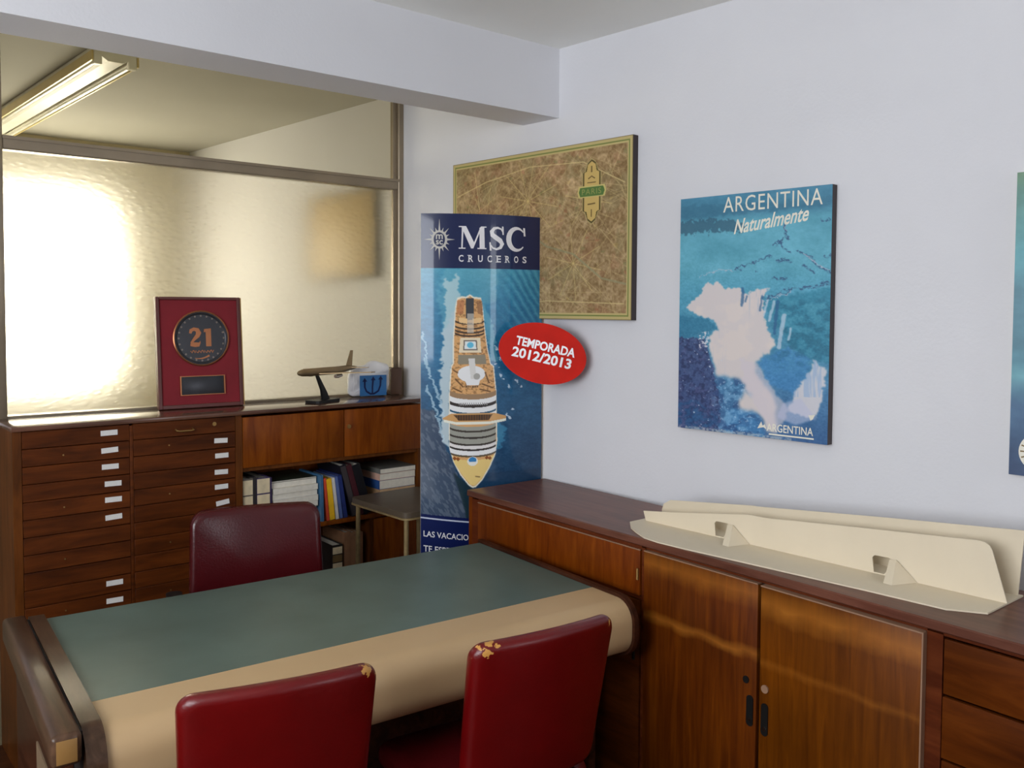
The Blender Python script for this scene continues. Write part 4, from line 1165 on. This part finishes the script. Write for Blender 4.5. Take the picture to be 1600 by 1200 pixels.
# sun emblem
sx, sy = 683.0, 376.0
sun = []
for k in range(16):
    a = 2*PI*k/16+PI/2
    L_ = (32 if k % 8 == 0 else 29) if k % 4 == 0 else (25 if k % 2 == 0 else 20)
    rx = 0.78
    b0, b1 = a-0.17, a+0.17
    ri = 11.5
    sun.append(polyshape([(sx+rx*ri*math.cos(b0), sy-ri*math.sin(b0)), (sx+rx*L_*math.cos(a), sy-L_*math.sin(a)), (sx+rx*ri*math.cos(b1), sy-ri*math.sin(b1))]))
ring = [(sx+0.78*12.5*math.cos(2*PI*k/32), sy-12.5*math.sin(2*PI*k/32)) for k in range(33)]
sun.append(strip(ring, 3.2))
sun.append(text_in('m', sx-5, sx+5, sy-0.5, sy-8, offset=0.02)); sun.append(text_in('sc', sx-5, sx+5, sy+8, sy+1, offset=0.02))
shapes_obj('sun_emblem', sun, fL, 'silver_print', ban)
def slanted(V_, y0x): 
    V_ = V_.copy(); V_[:, 1] += (V_[:, 0]-657)*0.11; return V_
V_, F_ = text2d('LAS VACACIONES QUE', offset=0.012)
V2, F2 = text2d('TE ESPERABAN', offset=0.012)
shapes_obj('slogan_lettering', [(slanted(fit(V_, 661, 770, 840, 829), 0), F_)], fL, 'white_print', ban)
shapes_obj('slogan_lettering', [(slanted(fit(V2, 661, 736, 862, 852), 0), F2)], fL, 'white_print', ban)
# season badge, an oval card fixed to the front and sticking out past the edge
bc_w = Vector((2.334, 2.617, 1.454)); bax = Vector((0.611, -0.791, 0)).normalized()
bg_n = Vector((-bax.y*-1, 0, 0))
bnorm = Vector((bax.y, -bax.x, 0))
if bnorm.y > 0: bnorm = -bnorm
Mi = (Matrix.Translation((bmid.x, bmid.y, 0)) @ Matrix.Rotation(bang, 4, 'Z')).inverted()
ta = math.radians(12)
def fbad(off):
    def g(x, y, d=0.0):
        xx = x*math.cos(ta)+y*math.sin(ta); yy = -x*math.sin(ta)+y*math.cos(ta)
        return Mi @ (bc_w+bax*xx+Vector((0, 0, yy))+bnorm*(off+d))
    return g
bm = B(); prism(bm, [(0.1765*math.cos(2*PI*k/64), 0.118*math.sin(2*PI*k/64)) for k in range(64)], fbad(0), 0.003)
bad = obj('season_badge', bm, 'badge_red', ban)
bad['label'] = 'red oval badge reading TEMPORADA 2012/2013'
fb2 = fbad(0.0038)
shapes_obj('badge_lettering', [text_in('TEMPORADA', -0.112, 0.128, 0.012, 0.048, offset=0.03), text_in('2012/2013', -0.118, 0.122, -0.036, 0.004, offset=0.03)], lambda x, y: fb2(x, y), 'white_print', bad)
bm = tube(B(), [fbad(-0.001)(-0.13, 0.0), fbad(-0.030)(-0.13, 0.0)], 0.008, 10)
obj('badge_mount', bm, 'card_white', bad)

# ------------------------------------------------------------------ side table
tb = thing('typing_table', 'small table with brown top and thin tubular legs behind banner', 'table', (2.12, 3.205, 0), math.radians(2))
TZ = 0.81
bm = B(); prism(bm, rrect(0.37, 0.42, 0.03), lambda x, y, d: Vector((x, y, TZ-0.022+d)), 0.022)
obj('tabletop', bm, 'table_top', tb, smooth=True)
bm = B(); prism(bm, rrect(0.376, 0.426, 0.032), lambda x, y, d: Vector((x, y, TZ-0.030+d)), 0.0075)
obj('edge_band', bm, 'tube_paint', tb, smooth=True)
for sx_, sy_ in ((-1, -1), (1, -1), (-1, 1), (1, 1)):
    bm = tube(B(), [(sx_*0.165, sy_*0.185, 0.0), (sx_*0.160, sy_*0.180, TZ-0.03)], 0.010, 10)
    obj('leg', bm, 'tube_paint', tb, smooth=True)
bm = B()
for s_ in (-1, 1): tube(bm, [(-0.163, s_*0.183, 0.25), (0.163, s_*0.183, 0.25)], 0.007, 8)
obj('stretcher', bm, 'tube_paint', tb)

# ------------------------------------------------------------------ sideboard
SBR = math.radians(-91.5)
sb = thing('sideboard', 'long low wooden sideboard with doors and drawers along the right wall', 'sideboard', (2.073, 2.743, 0), SBR)
SL, SD = 2.75, 0.385
bm = B(); box(bm, -0.004, SL, -0.008, SD, 0.906, 0.930, bev=0.003)
obj('top', bm, 'sideboard_top_wood', sb, smooth=True)
bm = B()
box(bm, 0, 0.022, 0, SD, 0.0, 0.905); box(bm, SL-0.022, SL, 0, SD, 0, 0.905); box(bm, 0.022, SL-0.022, SD-0.012, SD, 0.0, 0.905)
box(bm, 0.022, SL-0.022, 0.012, SD-0.012, 0.07, 0.09)
obj('carcass', bm, 'sideboard_wood', sb)
bm = B()
box(bm, 0.022, 0.062, 0.0, 0.018, 0.07, 0.900); box(bm, 0.912, 0.926, 0.0, 0.30, 0.07, 0.900); box(bm, 1.800, 1.838, 0.0, 0.30, 0.07, 0.900)
box(bm, 0.062, 0.912, 0.0, 0.018, 0.893, 0.905); box(bm, 0.926, 1.80, 0.004, 0.018, 0.897, 0.905); box(bm, 1.838, SL-0.022, 0.002, 0.018, 0.897, 0.905)
box(bm, 0.062, 0.912, 0.0, 0.018, 0.738, 0.748)
obj('face_frame', bm, 'sideboard_frame_wood', sb)
bx('plinth', (0.03, SL-0.03, 0.02, 0.035, 0.0, 0.07), 'desk_dark_wood', sb)
fl = bx('flap_front', (0.066, 0.909, -0.006, 0.012, 0.750, 0.890), 'sideboard_wood', sb, 0.002)
bx('edge_lipping', (0.066, 0.909, -0.0065, -0.001, 0.8905, 0.8935), 'pale_lipping', fl)
bm = tube(B(), [(0.903, -0.010, 0.80), (0.903, -0.010, 0.835)], 0.004, 8)
obj('hinge', bm, 'brass', fl)
ld = bx('door', (0.066, 0.485, -0.006, 0.012, 0.075, 0.735), 'drawer_wood', sb, 0.002)
ld = bx('door', (0.489, 0.909, -0.006, 0.012, 0.075, 0.735), 'drawer_wood', sb, 0.002)
bm = B(); box(bm, 0.882, 0.894, -0.011, -0.006, 0.545, 0.625, bev=0.002)
obj('latch', bm, 'black_metal', ld)
def pull(par, s_, z0, z1, yf):
    bm = B()
    prism(bm, [(s_+0.011*math.cos(a), (z1 if math.sin(a) > 0 else z0)+0.011*math.sin(a)) for a in [2*PI*k/20+0.01 for k in range(20)]], lambda x, y, d: Vector((x, yf-0.003+d, y)), 0.004)
    o = obj('cup_pull', bm, 'black_metal', par)
    bm = B()
    prism(bm, [(s_+0.006*math.cos(a), z0+0.008+0.006*math.sin(a)) for a in [2*PI*k/14 for k in range(14)]], lambda x, y, d: Vector((x, yf-0.0045+d, y)), 0.0012)
    obj('pull_highlight', bm, 'chrome', o)
bx('door_gap', (1.3455, 1.3585, 0.010, 0.014, 0.075, 0.895), 'dark_gap', sb)
da = bx('door', (0.929, 1.345, -0.010, 0.010, 0.075, 0.893), 'door_wood', sb, 0.002)
bx('edge_lipping', (0.929, 1.345, -0.011, 0.008, 0.8935, 0.8965), 'pale_lipping', da)
pull(da, 1.326, 0.512, 0.575, -0.010)
bm = tube(B(), [(1.312, -0.009, 0.625), (1.312, -0.013, 0.625)], 0.010, 14); obj('lock', bm, 'black_metal', da)
db = bx('door', (1.359, 1.797, -0.016, 0.008, 0.075, 0.893), 'door_wood_b', sb, 0.002)
bx('edge_lipping', (1.359, 1.797, -0.017, 0.006, 0.8935, 0.8970), 'pale_lipping', db)
bx('edge_lipping', (1.7975, 1.801, -0.017, 0.000, 0.075, 0.8970), 'pale_lipping', db)
pull(db, 1.378, 0.506, 0.572, -0.016)
bm = tube(B(), [(1.378, -0.015, 0.622), (1.378, -0.020, 0.622)], 0.011, 14); obj('lock', bm, 'pale_lipping', db)
zt = 0.893
for k in range(5):
    hgt = 0.145 if k else 0.130
    d = bx('drawer', (1.842, SL-0.026, -0.004-0.002*(k % 2), 0.010, zt-hgt+0.004, zt), 'drawer_wood', sb, 0.002)
    bm = B(); box(bm, 2.24, 2.34, -0.014, -0.006, zt-hgt/2-0.008, zt-hgt/2+0.008, bev=0.003)
    obj('pull', bm, 'black_metal', d)
    zt -= hgt+0.002

# ------------------------------------------------------------------ cardboard display strut on the sideboard
cbd = thing('cardboard_stand', 'folded cream cardboard easel stand lying on the sideboard', 'cardboard stand', (2.2132, 1.9635, 0.9305))
A3 = Vector((2.2132, 1.9635, 0)); dv = Vector((0.03836, -0.99926, 0)); nvv = Vector((0.99926, 0.03836, 0))   # nvv towards the wall
def cw(x, y, z=0.0): return Vector((x-2.2132, y-1.9635, z))
def smoothpoly(p, n=3):
    for _ in range(n):
        q = []
        for i in range(len(p)):
            a, b_ = p[i], p[(i+1) % len(p)]
            q += [(0.75*a[0]+0.25*b_[0], 0.75*a[1]+0.25*b_[1]), (0.25*a[0]+0.75*b_[0], 0.25*a[1]+0.75*b_[1])]
        p = q
    return p
base = [(2.16, 1.985), (2.105, 1.93), (2.075, 1.88), (2.045, 1.82), (2.037, 1.76), (2.042, 1.66), (2.057, 1.505), (2.092, 1.119), (2.104, 0.935), (2.112, 0.925), (2.150, 0.862), (2.353, 0.862), (2.32, 1.985)]
bm = B(); prism(bm, base, lambda x, y, d: cw(x, y, d), 0.004)
obj('base_sheet', bm, 'cardboard_cream', cbd)
f1 = [(0.0, 0.0), (-0.012, 0.030), (0.10, 0.044), (0.25, 0.066), (0.384, 0.086), (0.45, 0.087), (0.70, 0.109), (1.03, 0.136), (1.047, 0.135), (1.058, 0.128), (1.064, 0.118), (1.103, 0.0)]
def hole(s_):
    return [(s_-0.046, 0.003), (s_-0.052, 0.040), (s_-0.046, 0.047), (s_-0.006, 0.048), (s_-0.001, 0.043), (s_-0.004, 0.020), (s_-0.018, 0.003)]
def flap_f(off, lean):
    return lambda x, y, d: (lambda p: Vector((p.x, p.y, 0.004+y)))(dv*x+nvv*(off+lean*y+d))
bm = B(); poly_holes(bm, f1, [hole(0.320), hole(0.821)], flap_f(0.0, 0.06), 0.003)
obj('front_flap', bm, 'cardboard_cream', cbd)
f2p = [(0.0, 0.0), (-0.002, 0.025), (0.004, 0.044), (0.03, 0.060), (0.345, 0.094), (0.36, 0.094), (0.75, 0.130), (1.106, 0.160), (1.098, 0.0)]
bm = B(); prism(bm, f2p, flap_f(0.085, 0.06), 0.003)
obj('back_flap', bm, 'cardboard_cream', cbd)
for s_, sa, sc_ in ((0.337, 0.372, 0.396), (0.836, 0.858, 0.891)):
    # folded triangular tab bracing the flap
    bm = B()
    zb_ = Vector((0, 0, 0.0045))
    p0 = dv*sa-nvv*0.073+zb_; p1 = dv*s_-nvv*0.003+Vector((0, 0, 0.051)); p2_ = dv*sc_-nvv*0.003+zb_
    p3 = dv*(sa-0.022)-nvv*0.070+zb_; p4 = dv*(s_-0.016)-nvv*0.003+Vector((0, 0, 0.049))
    def slab(ps, off):
        a = [bm.verts.new(p) for p in ps]; b_ = [bm.verts.new(p+off) for p in ps]
        bm.faces.new(a); bm.faces.new(b_[::-1])
        for i in range(len(ps)): bm.faces.new((a[i], a[(i+1) % len(ps)], b_[(i+1) % len(ps)], b_[i]))
    slab([p0, p1, p2_], nvv*0.002)
    slab([p3, p0, p1, p4], -dv*0.002)
    obj('bracing_tab', bm, 'cardboard_cream', cbd)

# ------------------------------------------------------------------ desk
DTH = math.radians(-4.5)
dx_ = Vector((math.cos(DTH), math.sin(DTH), 0)); dy_ = Vector((-math.sin(DTH), math.cos(DTH), 0))
DU, DV = 1.06, 2.33
dloc = dx_*DU+dy_*DV
dk = thing('desk', 'large office desk with worn green top and cream rounded front', 'desk', (dloc.x, dloc.y, 0), DTH)
def U_(u): return u-DU
def V__(v): return v-DV
ZDK = 0.765
bm = B(); box(bm, U_(0.362), U_(1.799), V__(2.102), V__(2.742), ZDK-0.006, ZDK, bev=0.0015)
obj('green_top', bm, 'desk_green', dk)
bx('core_board', (U_(0.362), U_(1.799), V__(2.03), V__(2.735), ZDK-0.05, ZDK-0.0065), 'desk_dark_wood', dk)
def front_profile(v0, z0, z1, vf, r, inset=0.0):
    p = [(v0, z1-inset)]
    for k in range(9):
        a = PI/2*k/8
        p.append((vf+inset+r-r*math.sin(a)*1.0, z1-inset-r+r*math.cos(a)))
    for k in range(9):
        a = PI/2*k/8
        p.append((vf+inset+r-r*math.cos(a), z0+inset+r-r*math.sin(a)))
    return p
outer = front_profile(2.1015, 0.600, ZDK, 1.920, 0.065)
inner_ = front_profile(2.1015, 0.600, ZDK, 1.920, 0.055, 0.012)
pr = outer+[(2.03, 0.600), (2.03, 0.612)]+inner_[::-1]
bm = B(); prism(bm, pr, lambda v, z, d: Vector((U_(0.362)+d, V__(v), z)), 1.437)
obj('front_apron', bm, 'desk_cream', dk, smooth=True)
def end_profile(g):
    p = [(2.75+g*0.3, ZDK+g), ]
    for v, z in front_profile(2.1, 0.600-g, ZDK+g, 1.920-g, 0.065+g): p.append((v, z))
    p += [(2.10, 0.600-g), (2.75+g*0.3, 0.600-g)]
    return p
for u0, u1 in ((0.322, 0.3615), (1.7995, 1.817)):
    bm = B(); prism(bm, end_profile(0.010), lambda v, z, d, u0=u0, u1=u1: Vector((U_(u0)+d, V__(v), z)), u1-u0)
    obj('end_board', bm, 'desk_dark_wood' if u0 > 1 else 'desk_wood', dk, smooth=True)
# left end: heavy outer rail with light end grain, groove between rail and board
bm = B(); box(bm, U_(0.258), U_(0.316), V__(1.915), V__(2.745), 0.720, 0.787, bev=0.012, seg=3)
rl = obj('end_rail', bm, 'desk_wood', dk, smooth=True)
bx('end_cap', (U_(0.268), U_(0.306), V__(1.9125), V__(1.9145), 0.730, 0.777), 'end_grain', rl, 0.0008)
bx('groove', (U_(0.3165), U_(0.3215), V__(1.95), V__(2.74), 0.62, 0.772), 'dark_gap', dk)
bx('side_panel', (U_(0.285), U_(0.315), V__(2.02), V__(2.70), 0.0, 0.719), 'desk_dark_wood', dk)
bx('side_inset', (U_(0.281), U_(0.2845), V__(2.04), V__(2.30), 0.10, 0.62), 'side_tan', dk)
bx('side_panel', (U_(1.789), U_(1.816), V__(2.10), V__(2.70), 0.0, 0.587), 'desk_dark_wood', dk)
bx('modesty_panel', (U_(0.3655), U_(1.788), V__(2.30), V__(2.318), 0.25, 0.714), 'desk_dark_wood', dk)
for u0 in (0.37, 1.422):
    pd = bx('pedestal', (U_(u0), U_(u0+0.365), V__(2.325), V__(2.70), 0.08, 0.713), 'desk_dark_wood', dk)
    for k in range(3):
        df = bx('drawer', (U_(u0+0.012), U_(u0+0.353), V__(2.7005), V__(2.716), 0.10+k*0.20, 0.29+k*0.20), 'drawer_wood', pd, 0.002)

# ------------------------------------------------------------------ visitor chairs (backs towards the photographer)
def visitor_chair(label, loc, rot, mat_back):
    t = thing('visitor_chair', label, 'chair', (loc[0], loc[1], 0), rot, 'red visitor chairs in front of the desk')
    HB, WB = 0.395, 0.405
    zc = 0.885-HB/2
    def fb(x, y, d):
        yy = y+HB/2                       # 0 bottom .. HB top
        k = yy/HB
        return Vector((x*(0.93+0.07*k), -0.155-0.075*k+d*1.0-0.030*(1-(2*x/WB)**2), 0.49+yy-0.006*(2*x/WB)**2*k))
    bm = pad(B(), WB, HB, 0.048, 0.035, 0.020, fb, crown=0.004)
    obj('backrest', bm, mat_back, t, smooth=True)
    def fs(x, y, d):
        return Vector((x*(0.96+0.08*(y+0.21)/0.42), y+0.045, 0.442-d-0.010*((y)/0.21)**2*(1 if y > 0 else 0)))
    bm = pad(B(), 0.42, 0.43, 0.062, 0.05, 0.022, fs, crown=0.006)
    obj('seat', bm, 'leather_seat', t, smooth=True)
    bm = B(); prism(bm, rrect(0.38, 0.38, 0.04), lambda x, y, d: Vector((x, y+0.045, 0.396+d)), 0.012)
    obj('seat_board', bm, 'black_metal', t)
    for sx_ in (-1, 1):
        bm = tube(B(), [(sx_*0.17, 0.20, 0.397), (sx_*0.18, 0.235, 0.0)], [0.013, 0.010], 10); obj('leg', bm, 'black_metal', t, smooth=True)
        bm = tube(B(), [(sx_*0.17, -0.11, 0.397), (sx_*0.185, -0.19, 0.0)], [0.013, 0.010], 10); obj('leg', bm, 'black_metal', t, smooth=True)
        bm = tube(B(), [(sx_*0.13, -0.08, 0.402), (sx_*0.13, -0.145, 0.415), (sx_*0.13, -0.165, 0.47), (sx_*0.13, -0.185, 0.60)], 0.009, 8); obj('back_support', bm, 'black_metal', t, smooth=True)
    return t
visitor_chair('red padded visitor chair nearest the sideboard, back to the viewer', (1.418, 1.775), math.radians(-6.5), 'leather_red')
visitor_chair('red padded visitor chair at the desk left, cut by the lower edge', (0.838, 1.895), math.radians(-13), 'leather_red_b')

# ------------------------------------------------------------------ swivel chair behind the desk
sc = thing('swivel_chair', 'maroon padded swivel chair behind the desk facing the viewer', 'chair', (1.268, 2.80, 0), math.radians(180-16))
HB, WB = 0.47, 0.455
def fsb(x, y, d):
    k = (y+HB/2)/HB
    return Vector((x*(1.04-0.06*k), -0.185-0.055*k+d+0.030*(2*x/WB)**2-0.015, 0.45+y+HB/2))
bm = pad(B(), WB, HB, 0.06, 0.05, 0.024, fsb, crown=0.012)
obj('backrest', bm, 'leather_maroon', sc, smooth=True)
bm = pad(B(), 0.47, 0.45, 0.08, 0.06, 0.03, lambda x, y, d: Vector((x, y+0.04, 0.43-d)), crown=0.012)
obj('seat', bm, 'leather_maroon', sc, smooth=True)
for s_ in (-1, 1):
    bm = B(); prism(bm, rrect(0.05, 0.22, 0.022), lambda x, y, d: Vector((x+s_*0.285, y+0.0, 0.655+d)), 0.028)
    arm = obj('armrest', bm, 'black_plastic', sc, smooth=True)
    bm = tube(B(), [(s_*0.285, 0.03, 0.656), (s_*0.285, 0.03, 0.42), (s_*0.265, 0.03, 0.385), (s_*0.12, 0.03, 0.380)], 0.012, 8)
    obj('arm_post', bm, 'black_metal', arm, smooth=True)
bm = B(); box(bm, -0.025, 0.025, -0.235, -0.22, 0.39, 0.62); box(bm, -0.025, 0.025, -0.235, 0.0, 0.372, 0.386)
obj('back_bracket', bm, 'black_metal', sc)
bm = tube(B(), [(0, 0.03, 0.09), (0, 0.03, 0.25), (0, 0.03, 0.251), (0, 0.03, 0.375)], [0.03, 0.03, 0.016, 0.016], 14)
obj('column', bm, 'black_metal', sc, smooth=True)
for k in range(5):
    a = 2*PI*k/5+0.3
    e_ = Vector((0.27*math.cos(a), 0.03+0.27*math.sin(a), 0.06))
    bm = tube(B(), [(0.02*math.cos(a), 0.03+0.02*math.sin(a), 0.10), e_], [0.02, 0.013], 8)
    lg = obj('base_arm', bm, 'black_metal', sc, smooth=True)
    bm = tube(B(), [e_+Vector((-0.012*math.sin(a), 0.012*math.cos(a), -0.035)), e_+Vector((0.012*math.sin(a), -0.012*math.cos(a), -0.035))], 0.025, 12)
    obj('caster', bm, 'black_plastic', lg)
